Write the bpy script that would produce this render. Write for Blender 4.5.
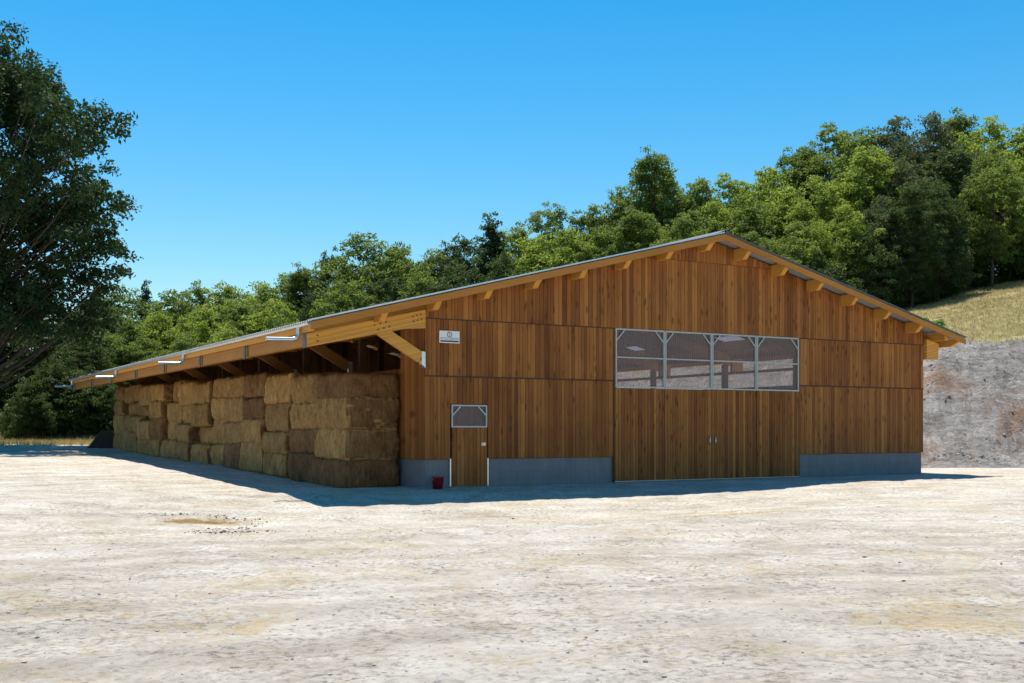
import bpy, math, random
import numpy as np
from mathutils import Vector, Matrix
R = math.radians
scene = bpy.context.scene
for o in list(bpy.data.objects):
    bpy.data.objects.remove(o)
COL = scene.collection

# ------------------------------------------------------------------ camera, light, exposure
cam_d = bpy.data.cameras.new('camera')
cam = bpy.data.objects.new('camera', cam_d)
COL.objects.link(cam)
cam.location = (0, 0, 1.6)
cam.rotation_euler = (R(90), 0, 0)
cam_d.sensor_width = 36.0
cam_d.lens = 1133 / 1024 * 36.0
cam_d.shift_y = (430 - 341.5) / 1024
cam_d.clip_start = 0.1
cam_d.clip_end = 5000
scene.camera = cam

SUN = Vector((-0.125, 0.365, 1.0)).normalized()
elev = math.asin(SUN.z)
azim = math.atan2(SUN.x, SUN.y)
world = bpy.data.worlds.new('World')
scene.world = world
world.use_nodes = True
wn, wl = world.node_tree.nodes, world.node_tree.links
bg = wn['Background']
sky = wn.new('ShaderNodeTexSky')
sky.sky_type = 'NISHITA'
sky.sun_disc = False
sky.sun_elevation = elev
sky.sun_rotation = azim
sky.altitude = 600
sky.air_density = 1.5
sky.dust_density = 0.0
sky.ozone_density = 6.0
hsv = wn.new('ShaderNodeHueSaturation')
hsv.inputs['Saturation'].default_value = 1.42
hsv.inputs['Hue'].default_value = 0.492
wl.new(sky.outputs[0], hsv.inputs['Color'])
wl.new(hsv.outputs[0], bg.inputs['Color'])
bg.inputs['Strength'].default_value = 0.10
sl = bpy.data.lights.new('sun', 'SUN')
sl.energy = 5.0
sl.angle = R(0.53)
sl.color = (1.0, 0.955, 0.88)
so = bpy.data.objects.new('sun', sl)
so.rotation_euler = (-SUN).to_track_quat('-Z', 'Y').to_euler()
so.location = (0, 0, 60)
COL.objects.link(so)
vs = scene.view_settings
vs.view_transform = 'Standard'
vs.look = 'None'
vs.exposure = 0.45
vs.gamma = 1.0
vs.use_curve_mapping = False
scene.render.engine = 'CYCLES'
scene.cycles.max_bounces = 8
scene.cycles.diffuse_bounces = 4
scene.cycles.transparent_max_bounces = 12
scene.cycles.use_denoising = True
scene.cycles.denoising_prefilter = 'ACCURATE'

# ------------------------------------------------------------------ helpers
def tag(o, label=None, cat=None, group=None, kind=None):
    if label: o['label'] = label
    if cat: o['category'] = cat
    if group: o['group'] = group
    if kind: o['kind'] = kind
    return o

def link(name, me, mats, parent=None):
    o = bpy.data.objects.new(name, me)
    COL.objects.link(o)
    if me is not None:
        for m in (mats if isinstance(mats, (list, tuple)) else [mats]):
            me.materials.append(m)
    if parent: o.parent = parent
    return o

def empty(name, loc, rz=0.0):
    o = bpy.data.objects.new(name, None)
    o.empty_display_size = 0.3
    o.location = loc
    o.rotation_euler = (0, 0, rz)
    COL.objects.link(o)
    return o

def np_mesh(name, verts, faces, attrs=None, smooth=False):
    """verts (N,3), faces (M,k) constant k; attrs: dict name -> (per-vertex floats)"""
    verts = np.asarray(verts, dtype=np.float32); faces = np.asarray(faces, dtype=np.int32)
    me = bpy.data.meshes.new(name)
    n, (m, k) = len(verts), faces.shape
    me.vertices.add(n); me.vertices.foreach_set('co', verts.ravel())
    me.loops.add(m * k); me.loops.foreach_set('vertex_index', faces.ravel())
    me.polygons.add(m)
    me.polygons.foreach_set('loop_start', np.arange(0, m * k, k, dtype=np.int32))
    me.polygons.foreach_set('loop_total', np.full(m, k, dtype=np.int32))
    me.update(calc_edges=True)
    if attrs:
        for an, av in attrs.items():
            a = me.attributes.new(an, 'FLOAT', 'POINT')
            a.data.foreach_set('value', np.asarray(av, dtype=np.float32))
    me.polygons.foreach_set('use_smooth', np.full(m, smooth, dtype=bool))
    me.validate()
    return me

class MB:
    """collects polygons for one mesh; every vertex carries a tone"""
    def __init__(self): self.v, self.f, self.t = [], [], []
    def add(self, vs, fs, tone=0.5):
        b = len(self.v)
        self.v += [tuple(p) for p in vs]
        self.f += [tuple(b + i for i in f) for f in fs]
        self.t += [tone] * len(vs)
    def hexa(self, p, tone=0.5):
        # p: 8 points, bottom 4 (ccw from above) then top 4
        self.add(p, [(3, 2, 1, 0), (4, 5, 6, 7), (0, 1, 5, 4), (1, 2, 6, 5), (2, 3, 7, 6), (3, 0, 4, 7)], tone)
    def box(self, x0, x1, y0, y1, z0, z1, tone=0.5):
        self.hexa([(x0, y0, z0), (x1, y0, z0), (x1, y1, z0), (x0, y1, z0),
                   (x0, y0, z1), (x1, y0, z1), (x1, y1, z1), (x0, y1, z1)], tone)
    def prism(self, prof, y0, y1, tone=0.5):
        """profile of (x,z) points extruded along y"""
        n = len(prof)
        vs = [(x, y0, z) for x, z in prof] + [(x, y1, z) for x, z in prof]
        fs = [tuple(range(n)), tuple(range(2 * n - 1, n - 1, -1))]
        for i in range(n):
            j = (i + 1) % n
            fs.append((i, i + n, j + n, j))
        self.add(vs, fs, tone)
    def prism_x(self, prof, x0, x1, tone=0.5):
        """profile of (y,z) points extruded along x"""
        n = len(prof)
        vs = [(x0, y, z) for y, z in prof] + [(x1, y, z) for y, z in prof]
        fs = [tuple(range(n)), tuple(range(2 * n - 1, n - 1, -1))]
        for i in range(n):
            j = (i + 1) % n
            fs.append((i, i + n, j + n, j))
        self.add(vs, fs, tone)
    def bar(self, a, b, w, h, up=(0, 0, 1), tone=0.5):
        a, b = Vector(a), Vector(b)
        d = (b - a).normalized()
        sx = d.cross(Vector(up))
        if sx.length < 1e-4: sx = d.cross(Vector((1, 0, 0)))
        sx.normalize(); uy = sx.cross(d).normalized()
        q = [sx * (-w / 2) + uy * (-h / 2), sx * (w / 2) + uy * (-h / 2), sx * (w / 2) + uy * (h / 2), sx * (-w / 2) + uy * (h / 2)]
        self.hexa([a + q[0], a + q[1], b + q[1], b + q[0], a + q[3], a + q[2], b + q[2], b + q[3]], tone)
    def tube(self, pts, radii, n=8, cap=True, tone=0.5):
        pts = [Vector(p) for p in pts]
        base = len(self.v)
        prev = None
        for i, p in enumerate(pts):
            d = (pts[min(i + 1, len(pts) - 1)] - pts[max(i - 1, 0)]).normalized()
            if prev is None:
                x = d.cross(Vector((0.13, 0.21, 0.97)))
                if x.length < 0.1: x = d.cross(Vector((1, 0, 0)))
            else:
                x = prev - d * prev.dot(d)
            x.normalize(); prev = x
            y = d.cross(x)
            r = radii[i] if isinstance(radii, (list, tuple)) else radii
            for k in range(n):
                a = 2 * math.pi * k / n
                self.v.append(tuple(p + x * (r * math.cos(a)) + y * (r * math.sin(a)))); self.t.append(tone)
        for i in range(len(pts) - 1):
            for k in range(n):
                k2 = (k + 1) % n
                self.f.append((base + i * n + k, base + i * n + k2, base + (i + 1) * n + k2, base + (i + 1) * n + k))
        if cap:
            self.f.append(tuple(base + k for k in range(n - 1, -1, -1)))
            e = base + (len(pts) - 1) * n
            self.f.append(tuple(e + k for k in range(n)))
    def lathe(self, prof, c=(0, 0, 0), n=24, tone=0.5):
        base = len(self.v)
        for r, z in prof:
            for k in range(n):
                a = 2 * math.pi * k / n
                self.v.append((c[0] + r * math.cos(a), c[1] + r * math.sin(a), c[2] + z)); self.t.append(tone)
        for i in range(len(prof) - 1):
            for k in range(n):
                k2 = (k + 1) % n
                self.f.append((base + i * n + k, base + i * n + k2, base + (i + 1) * n + k2, base + (i + 1) * n + k))
    def mesh(self, name, smooth=False):
        me = bpy.data.meshes.new(name)
        me.from_pydata(self.v, [], self.f)
        a = me.attributes.new('tone', 'FLOAT', 'POINT')
        a.data.foreach_set('value', self.t)
        if smooth:
            me.polygons.foreach_set('use_smooth', [True] * len(me.polygons))
        me.update()
        return me
    def build(self, name, mat, parent=None, smooth=False, bevel=0.0):
        o = link(name, self.mesh(name, smooth), mat, parent)
        if bevel:
            b = o.modifiers.new('bevel', 'BEVEL'); b.width = bevel; b.segments = 2; b.limit_method = 'ANGLE'
        return o

# ------------------------------------------------------------------ materials
def new_mat(name):
    m = bpy.data.materials.new(name); m.use_nodes = True
    nt = m.node_tree
    return m, nt.nodes, nt.links, nt.nodes['Principled BSDF']

def ramp(n, stops, interp='LINEAR'):
    r = n.new('ShaderNodeValToRGB'); cr = r.color_ramp; cr.interpolation = interp
    while len(cr.elements) < len(stops): cr.elements.new(0.5)
    for e, (p, c) in zip(cr.elements, stops):
        e.position = p; e.color = (c[0], c[1], c[2], 1) if not isinstance(c, (int, float)) else (c, c, c, 1)
    return r

def coords(n, l, scale=(1, 1, 1), kind='Object'):
    tc = n.new('ShaderNodeTexCoord'); mp = n.new('ShaderNodeMapping')
    mp.inputs['Scale'].default_value = scale
    l.new(tc.outputs[kind], mp.inputs['Vector'])
    return mp.outputs[0]

def noise(n, l, vec, scale, detail=6, rough=0.6, dist=0.0):
    t = n.new('ShaderNodeTexNoise')
    t.inputs['Scale'].default_value = scale; t.inputs['Detail'].default_value = detail
    t.inputs['Roughness'].default_value = rough; t.inputs['Distortion'].default_value = dist
    if vec is not None: l.new(vec, t.inputs['Vector'])
    return t.outputs['Fac']

def mix(n, l, fac, a, b, mode='MIX'):
    m = n.new('ShaderNodeMix'); m.data_type = 'RGBA'; m.blend_type = mode
    for sock, val in ((m.inputs[0], fac), (m.inputs[6], a), (m.inputs[7], b)):
        if isinstance(val, (int, float)): sock.default_value = val
        elif isinstance(val, tuple): sock.default_value = (val[0], val[1], val[2], 1)
        else: l.new(val, sock)
    return m.outputs[2]

def mathn(n, l, op, a, b=0.0):
    m = n.new('ShaderNodeMath'); m.operation = op
    for s, v in ((m.inputs[0], a), (m.inputs[1], b)):
        if isinstance(v, (int, float)): s.default_value = v
        else: l.new(v, s)
    return m.outputs[0]

def bump(n, l, b, h, strength, dist):
    bp = n.new('ShaderNodeBump'); bp.inputs['Strength'].default_value = strength; bp.inputs['Distance'].default_value = dist
    l.new(h, bp.inputs['Height']); l.new(bp.outputs[0], b.inputs['Normal'])

def attr(n, name):
    a = n.new('ShaderNodeAttribute'); a.attribute_name = name
    return a.outputs['Fac']

def wood(name, dark, mid, light, axis=2, knots=True, rough=0.7, spec=0.25, lam=False):
    m, n, l, b = new_mat(name)
    sc = [9.0, 9.0, 9.0]; sc[axis] = 0.55
    g = noise(n, l, coords(n, l, tuple(sc)), 3.0, 8, 0.65, 0.6)
    sc2 = [1.2, 1.2, 1.2]; sc2[axis] = 0.35
    w = noise(n, l, coords(n, l, tuple(sc2)), 1.1, 4, 0.6)
    t = attr(n, 'tone')
    s = mathn(n, l, 'ADD', mathn(n, l, 'MULTIPLY', t, 0.60), mathn(n, l, 'MULTIPLY', g, 0.44))
    s = mathn(n, l, 'ADD', s, mathn(n, l, 'MULTIPLY', mathn(n, l, 'SUBTRACT', w, 0.5), 0.5))
    r = ramp(n, [(0.18, dark), (0.5, mid), (0.85, light)]); l.new(s, r.inputs[0])
    colr = r.outputs[0]
    if knots:
        v = n.new('ShaderNodeTexVoronoi'); v.inputs['Scale'].default_value = 1.0
        sv = [6.5, 1.0, 6.5] if axis == 2 else [6.5, 6.5, 6.5]; sv[axis] = 2.0
        l.new(coords(n, l, tuple(sv)), v.inputs['Vector'])
        kr = ramp(n, [(0.12, 1.0), (0.32, 0.0)]); l.new(v.outputs['Distance'], kr.inputs[0])
        kn = noise(n, l, coords(n, l), 1.7, 2, 0.5)
        kk = ramp(n, [(0.36, 0.0), (0.56, 1.0)]); l.new(kn, kk.inputs[0])
        f = mathn(n, l, 'MULTIPLY', mathn(n, l, 'MULTIPLY', kr.outputs[0], kk.outputs[0]), 0.65)
        colr = mix(n, l, f, colr, (dark[0] * 0.35, dark[1] * 0.35, dark[2] * 0.35))
    if lam:
        so_ = n.new('ShaderNodeSeparateXYZ'); tl_ = n.new('ShaderNodeTexCoord'); l.new(tl_.outputs['Object'], so_.inputs[0])
        zc_ = so_.outputs[2] if axis != 0 else mathn(n, l, 'SUBTRACT', so_.outputs[2], mathn(n, l, 'MULTIPLY', so_.outputs[0], 0.25))
        k_ = mathn(n, l, 'DIVIDE', zc_, 0.045)
        ln_ = ramp(n, [(0.0, 0.72), (0.10, 1.0), (0.9, 1.0), (1.0, 0.72)]); l.new(mathn(n, l, 'FRACT', k_), ln_.inputs[0])
        w1 = n.new('ShaderNodeTexWhiteNoise'); w1.noise_dimensions = '1D'; l.new(mathn(n, l, 'FLOOR', k_), w1.inputs['W'])
        wr_ = ramp(n, [(0.0, 0.80), (1.0, 1.12)]); l.new(w1.outputs['Value'], wr_.inputs[0])
        colr = mix(n, l, 1.0, mix(n, l, 1.0, colr, ln_.outputs[0], 'MULTIPLY'), wr_.outputs[0], 'MULTIPLY')
    l.new(colr, b.inputs['Base Color'])
    b.inputs['Roughness'].default_value = rough
    b.inputs['Specular IOR Level'].default_value = spec
    bump(n, l, b, g, 0.35, 0.004)
    return m

def plain(name, col, rough=0.5, metal=0.0, var=0.12, nscale=6.0, spec=0.5, bmp=0.0):
    m, n, l, b = new_mat(name)
    f = noise(n, l, coords(n, l), nscale, 6, 0.6)
    lo = tuple(c * (1 - var) for c in col); hi = tuple(min(1, c * (1 + var)) for c in col)
    r = ramp(n, [(0.3, lo), (0.7, hi)]); l.new(f, r.inputs[0])
    l.new(r.outputs[0], b.inputs['Base Color'])
    b.inputs['Roughness'].default_value = rough; b.inputs['Metallic'].default_value = metal
    b.inputs['Specular IOR Level'].default_value = spec
    if bmp: bump(n, l, b, f, bmp, 0.01)
    return m

M = {}
M['clad'] = wood('stained_cladding', (0.12, 0.034, 0.0075), (0.275, 0.098, 0.021), (0.47, 0.195, 0.045))
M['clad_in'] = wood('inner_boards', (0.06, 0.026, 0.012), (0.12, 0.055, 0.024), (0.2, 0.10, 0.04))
M['honey'] = wood('honey_timber', (0.46, 0.20, 0.035), (0.62, 0.29, 0.055), (0.72, 0.39, 0.09), axis=0, knots=False, lam=True)
M['honey_y'] = wood('honey_timber_long', (0.44, 0.19, 0.033), (0.60, 0.28, 0.053), (0.70, 0.37, 0.085), axis=1, knots=False)
M['larch_y'] = wood('brown_timber_long', (0.26, 0.10, 0.018), (0.40, 0.17, 0.033), (0.52, 0.25, 0.055), axis=1, knots=False, lam=True)
M['larch_x'] = wood('brown_timber', (0.30, 0.115, 0.02), (0.45, 0.19, 0.036), (0.57, 0.27, 0.06), axis=0, knots=False)
M['brace_shade'] = wood('shade_darkened_timber', (0.12, 0.05, 0.014), (0.20, 0.085, 0.022), (0.28, 0.13, 0.036), axis=0, knots=False)  # same timber as the first brace, under-eave shade put into its colour
M['honey_z'] = wood('honey_timber_post', (0.26, 0.12, 0.035), (0.38, 0.19, 0.05), (0.46, 0.25, 0.08), axis=2, knots=False)
M['steel'] = plain('galvanised_steel', (0.55, 0.57, 0.58), 0.38, 0.85, 0.15, 9)
M['zinc'] = plain('zinc_sheet', (0.62, 0.64, 0.66), 0.3, 0.8, 0.08, 4)
M['plate'] = plain('dull_steel_plate', (0.13, 0.125, 0.12), 0.5, 0.5, 0.2, 9)
M['strip'] = plain('drip_and_shadow_brown', (0.055, 0.036, 0.024), 0.9, 0, 0.25, 5)  # lower flashing, and the painted shadow line below the upper tier
M['bolt'] = plain('dark_bolt', (0.05, 0.045, 0.04), 0.6, 0.4, 0.1, 9)
M['frame'] = plain('grey_metal_frame', (0.40, 0.41, 0.39), 0.45, 0.3, 0.1, 8)
M['roof'] = plain('fibre_cement', (0.27, 0.27, 0.27), 0.75, 0.0, 0.2, 1.2)
M['ridge'] = plain('dark_ridge_cap', (0.10, 0.105, 0.12), 0.5, 0.3, 0.2, 2)
M['white'] = plain('white_panel', (0.78, 0.79, 0.78), 0.4, 0, 0.04, 3)
M['ink'] = plain('dark_ink', (0.04, 0.05, 0.06), 0.5, 0, 0.1, 3)
M['red'] = plain('red_plastic', (0.28, 0.014, 0.018), 0.45, 0, 0.1, 5)
M['blue'] = plain('blue_plastic', (0.03, 0.08, 0.35), 0.45, 0, 0.1, 5)
M['darkboard'] = plain('dark_board', (0.045, 0.04, 0.035), 0.8, 0, 0.3, 4)

def concrete():
    m, n, l, b = new_mat('concrete')
    a = noise(n, l, coords(n, l, (1, 1, 1)), 1.6, 8, 0.65)
    s = noise(n, l, coords(n, l, (5, 5, 0.6)), 2.0, 5, 0.6)
    r = ramp(n, [(0.3, (0.15, 0.148, 0.15)), (0.7, (0.24, 0.235, 0.24))])
    l.new(mathn(n, l, 'ADD', mathn(n, l, 'MULTIPLY', a, 0.6), mathn(n, l, 'MULTIPLY', s, 0.4)), r.inputs[0])
    bt = n.new('ShaderNodeTexBrick'); bt.inputs['Scale'].default_value = 1.0; bt.inputs['Mortar Size'].default_value = 0.006; bt.inputs['Brick Width'].default_value = 2.4; bt.inputs['Row Height'].default_value = 0.39
    bt.inputs['Color1'].default_value = bt.inputs['Color2'].default_value = (1, 1, 1, 1); bt.inputs['Mortar'].default_value = (.85, .85, .85, 1); bt.offset = 0.0
    sx = n.new('ShaderNodeSeparateXYZ'); cx = n.new('ShaderNodeCombineXYZ'); tcc = n.new('ShaderNodeTexCoord')
    l.new(tcc.outputs['Object'], sx.inputs[0]); l.new(mathn(n, l, 'ADD', sx.outputs[0], sx.outputs[1]), cx.inputs[0]); l.new(sx.outputs[2], cx.inputs[1]); l.new(cx.outputs[0], bt.inputs['Vector'])
    l.new(mix(n, l, 1.0, r.outputs[0], bt.outputs['Color'], 'MULTIPLY'), b.inputs['Base Color']); b.inputs['Roughness'].default_value = 0.85
    f = noise(n, l, coords(n, l), 40, 4, 0.6)
    bump(n, l, b, f, 0.25, 0.004)
    return m
M['concrete'] = concrete()

def poly_pane():
    m, n, l, b = new_mat('clear_corrugated_sheet')
    out = n['Material Output']
    b.inputs['Base Color'].default_value = (0.27, 0.195, 0.18, 1)
    b.inputs['Roughness'].default_value = 0.28
    tr = n.new('ShaderNodeBsdfTransparent'); tr.inputs[0].default_value = (0.86, 0.83, 0.83, 1)
    mx = n.new('ShaderNodeMixShader'); mx.inputs[0].default_value = 0.53
    l.new(tr.outputs[0], mx.inputs[1]); l.new(b.outputs[0], mx.inputs[2]); l.new(mx.outputs[0], out.inputs[0])
    return m
M['pane'] = poly_pane()

def skylight_mat():
    m, n, l, b = new_mat('translucent_roof_sheet')
    out = n['Material Output']
    tl = n.new('ShaderNodeBsdfTranslucent'); tl.inputs[0].default_value = (0.42, 0.45, 0.5, 1)
    tr = n.new('ShaderNodeBsdfTransparent'); tr.inputs[0].default_value = (0.5, 0.55, 0.62, 1)
    mx = n.new('ShaderNodeMixShader'); mx.inputs[0].default_value = 0.5
    l.new(tr.outputs[0], mx.inputs[1]); l.new(tl.outputs[0], mx.inputs[2]); l.new(mx.outputs[0], out.inputs[0])
    return m
M['skylight'] = skylight_mat()

def leaf_mat(name, c0, c1, trans_col, fac=0.42, rough=0.55, spec=0.15):
    m, n, l, b = new_mat(name)
    out = n['Material Output']
    t = attr(n, 'tone')
    oi = n.new('ShaderNodeObjectInfo')
    s = mathn(n, l, 'ADD', mathn(n, l, 'MULTIPLY', t, 0.75), mathn(n, l, 'MULTIPLY', oi.outputs['Random'], 0.3))
    r = ramp(n, [(0.0, c0), (1.0, c1)]); l.new(s, r.inputs[0])
    l.new(r.outputs[0], b.inputs['Base Color'])
    b.inputs['Roughness'].default_value = rough; b.inputs['Specular IOR Level'].default_value = spec
    tl = n.new('ShaderNodeBsdfTranslucent')
    tc = mix(n, l, 0.55, r.outputs[0], trans_col)
    l.new(tc, tl.inputs[0])
    mx = n.new('ShaderNodeMixShader'); mx.inputs[0].default_value = fac
    l.new(b.outputs[0], mx.inputs[1]); l.new(tl.outputs[0], mx.inputs[2]); l.new(mx.outputs[0], out.inputs[0])
    return m
M['leaf_bright'] = leaf_mat('bright_foliage', (0.10, 0.165, 0.022), (0.27, 0.33, 0.065), (0.42, 0.52, 0.065), 0.52)
M['leaf_mid'] = leaf_mat('mid_foliage', (0.060, 0.105, 0.018), (0.195, 0.25, 0.062), (0.30, 0.39, 0.055), 0.48)
M['leaf_dark'] = leaf_mat('dark_foliage', (0.030, 0.060, 0.016), (0.095, 0.13, 0.042), (0.14, 0.20, 0.035), 0.40)
M['leaf_grey'] = leaf_mat('flowering_foliage', (0.040, 0.066, 0.022), (0.20, 0.20, 0.095), (0.13, 0.19, 0.035), 0.35)
M['leaf_ash'] = leaf_mat('ash_foliage', (0.020, 0.045, 0.016), (0.048, 0.085, 0.026), (0.07, 0.13, 0.025), 0.3)
M['leaf_under'] = leaf_mat('undergrowth_foliage', (0.02, 0.042, 0.012), (0.055, 0.09, 0.024), (0.06, 0.11, 0.02), 0.3)
M['weed'] = leaf_mat('weed_foliage', (0.08, 0.18, 0.03), (0.14, 0.28, 0.05), (0.22, 0.36, 0.05), 0.45)
M['bark'] = plain('bark', (0.085, 0.065, 0.05), 0.9, 0, 0.4, 5, 0.2, 0.5)
M['straw_bits'] = leaf_mat('loose_straw', (0.42, 0.27, 0.09), (0.66, 0.46, 0.18), (0.6, 0.45, 0.2), 0.1, 0.6)
M['dry_grass'] = leaf_mat('dry_grass_blades', (0.36, 0.27, 0.11), (0.52, 0.42, 0.19), (0.45, 0.36, 0.14), 0.3, 0.6)
M['stone'] = plain('grey_stone', (0.47, 0.425, 0.38), 0.9, 0, 0.35, 3, 0.2)
M['clod'] = plain('dark_clod', (0.14, 0.11, 0.095), 0.95, 0, 0.4, 3, 0.2)

def straw_mat(name, c0, c1, c2):
    m, n, l, b = new_mat(name)
    oi = n.new('ShaderNodeObjectInfo')
    v = coords(n, l, (1, 1, 1))
    off = n.new('ShaderNodeVectorMath'); off.operation = 'ADD'
    cm = n.new('ShaderNodeCombineXYZ')
    l.new(mathn(n, l, 'MULTIPLY', oi.outputs['Random'], 40.0), cm.inputs[0])
    l.new(v, off.inputs[0]); l.new(cm.outputs[0], off.inputs[1])
    def stretched(sc):
        mp = n.new('ShaderNodeMapping'); mp.inputs['Scale'].default_value = sc
        l.new(off.outputs[0], mp.inputs['Vector']); return mp.outputs[0]
    a = noise(n, l, stretched((7, 7, 1.6)), 2.0, 6, 0.7, 0.4)      # flakes, upright bands
    f = noise(n, l, stretched((16, 16, 40)), 2.0, 6, 0.75, 1.5)    # stalks
    c = noise(n, l, off.outputs[0], 1.4, 4, 0.6)
    s = mathn(n, l, 'ADD', mathn(n, l, 'MULTIPLY', a, 0.40), mathn(n, l, 'MULTIPLY', f, 0.38))
    s = mathn(n, l, 'ADD', s, mathn(n, l, 'MULTIPLY', c, 0.22))
    r = ramp(n, [(0.39, c0), (0.49, c1), (0.60, c2)]); l.new(s, r.inputs[0])
    hs = n.new('ShaderNodeHueSaturation'); l.new(r.outputs[0], hs.inputs['Color'])
    l.new(mathn(n, l, 'ADD', mathn(n, l, 'MULTIPLY', oi.outputs['Random'], 0.35), 0.82), hs.inputs['Value'])
    l.new(hs.outputs[0], b.inputs['Base Color'])
    b.inputs['Roughness'].default_value = 0.75; b.inputs['Specular IOR Level'].default_value = 0.15
    bump(n, l, b, s, 0.9, 0.05)
    return m
M['straw'] = straw_mat('golden_straw', (0.15, 0.07, 0.02), (0.40, 0.22, 0.075), (0.60, 0.37, 0.145))
M['straw_red'] = straw_mat('reddish_straw', (0.07, 0.03, 0.011), (0.22, 0.105, 0.04), (0.36, 0.20, 0.08))

# ------------------------------------------------------------------ terrain
A = R(29.87)
U = np.array([math.cos(A), math.sin(A)]); V = np.array([-math.sin(A), math.cos(A)])
O = np.array([-2.43, 31.25])
def W(s, t, z=0.0):
    p = O + U * s + V * t
    return Vector((p[0], p[1], z))

FOOT = np.array([(-160, 66), (-60, 71), (-30, 72), (-14, 77), (-1.2, 80.4), (17.2, 48.6), (24, 48.8), (34, 46.5), (60, 38), (160, 14)], float)
def sdist(P):
    best = np.full(len(P), 1e9); sign = np.ones(len(P))
    for a, b in zip(FOOT[:-1], FOOT[1:]):
        ab = b - a; ap = P - a
        h = np.clip((ap @ ab) / (ab @ ab), 0, 1)
        d = np.linalg.norm(ap - h[:, None] * ab, axis=1)
        cr = ab[0] * ap[:, 1] - ab[1] * ap[:, 0]
        m = d < best - 1e-9
        best = np.where(m, d, best); sign = np.where(m, np.sign(cr), sign)
    return best * sign
def sm(a, b, x):
    t = np.clip((x - a) / (b - a), 0, 1); return t * t * (3 - 2 * t)
# value noise in numpy
_rng = np.random.default_rng(7)
_tab = _rng.random((256, 256))
def vnoise(x, y):
    xi = np.floor(x).astype(int); yi = np.floor(y).astype(int)
    fx = x - xi; fy = y - yi; fx = fx * fx * (3 - 2 * fx); fy = fy * fy * (3 - 2 * fy)
    g = lambda i, j: _tab[i % 256, j % 256]
    return (g(xi, yi) * (1 - fx) + g(xi + 1, yi) * fx) * (1 - fy) + (g(xi, yi + 1) * (1 - fx) + g(xi + 1, yi + 1) * fx) * fy
def fbm(x, y, o=4):
    s = 0; a = 0.5
    for k in range(o):
        s = s + a * (vnoise(x + 17.3 * k, y - 9.1 * k) - 0.5); x = x * 2.03; y = y * 2.03; a *= 0.5
    return s
def terrain(P, fine=True):
    P = np.asarray(P, float)
    x, y = P[:, 0], P[:, 1]
    q = P - O; s = q @ U; t = q @ V
    d = sdist(P)
    z = 0.6 * np.clip((t - 2) / 35, 0, 1.3) * (1 - sm(1, 4, s))
    z = z - 0.05 * (1 - sm(-3, 3, s)) * sm(-1, 2, t) * (1 - sm(2, 10, t))
    w = np.where(s < 0, 1.0, np.clip(1 - s * 0.075, 0, 1)) 
    z = z - 0.085 * np.clip(-t, 0, 5) * w + 0.085 * np.clip(-t - 7, 0, 5) * w
    k = sm(-25, 14, x)
    bh = 1.3 + (6.15 - 1.3) * k; bw = 9 + 0 * k; sl = 0.05 + 0.195 * k
    dn = d + np.where(d > -1, 1.5 * fbm(x * 0.35, y * 0.35, 3), 0)
    rise = bh * (lambda g: .82 * g + .18 * g * g * (3 - 2 * g))(np.clip(dn / bw, 0, 1)) + sl * 62 * np.tanh(np.clip(d - bw, 0, None) / 62)
    z = z + rise
    bank = sm(0.0, 0.8, d) * (1 - sm(bw - 0.5, bw + 1.5, d)) * sm(-6, 6, x)
    if fine:
        z = z + bank * (0.9 * fbm(x * 0.9, y * 0.9, 4) + 0.75 * fbm(x * 2.7, y * 2.7, 3) + 0.30 * fbm(x * 8.1, y * 5.3, 2))
        yard = (1 - sm(-1, 1, d))
        z = z + yard * (0.10 * fbm(x * 0.25, y * 0.25, 3) + 0.07 * fbm(x * 1.3, y * 1.3, 4) + 0.05 * fbm(x * 4.1, y * 4.1, 3)) * (1 - 0.8 * sm(0, 1, s) * sm(-1.2, 0.2, t))
        z = z + sm(bw, bw + 3, d) * (0.35 * fbm(x * 0.2, y * 0.2, 4) + 0.18 * fbm(x * 1.1, y * 1.1, 3))
    return z, d, bw, s, t
def gz(x, y):
    return float(terrain(np.array([[x, y]]))[0][0])

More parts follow.
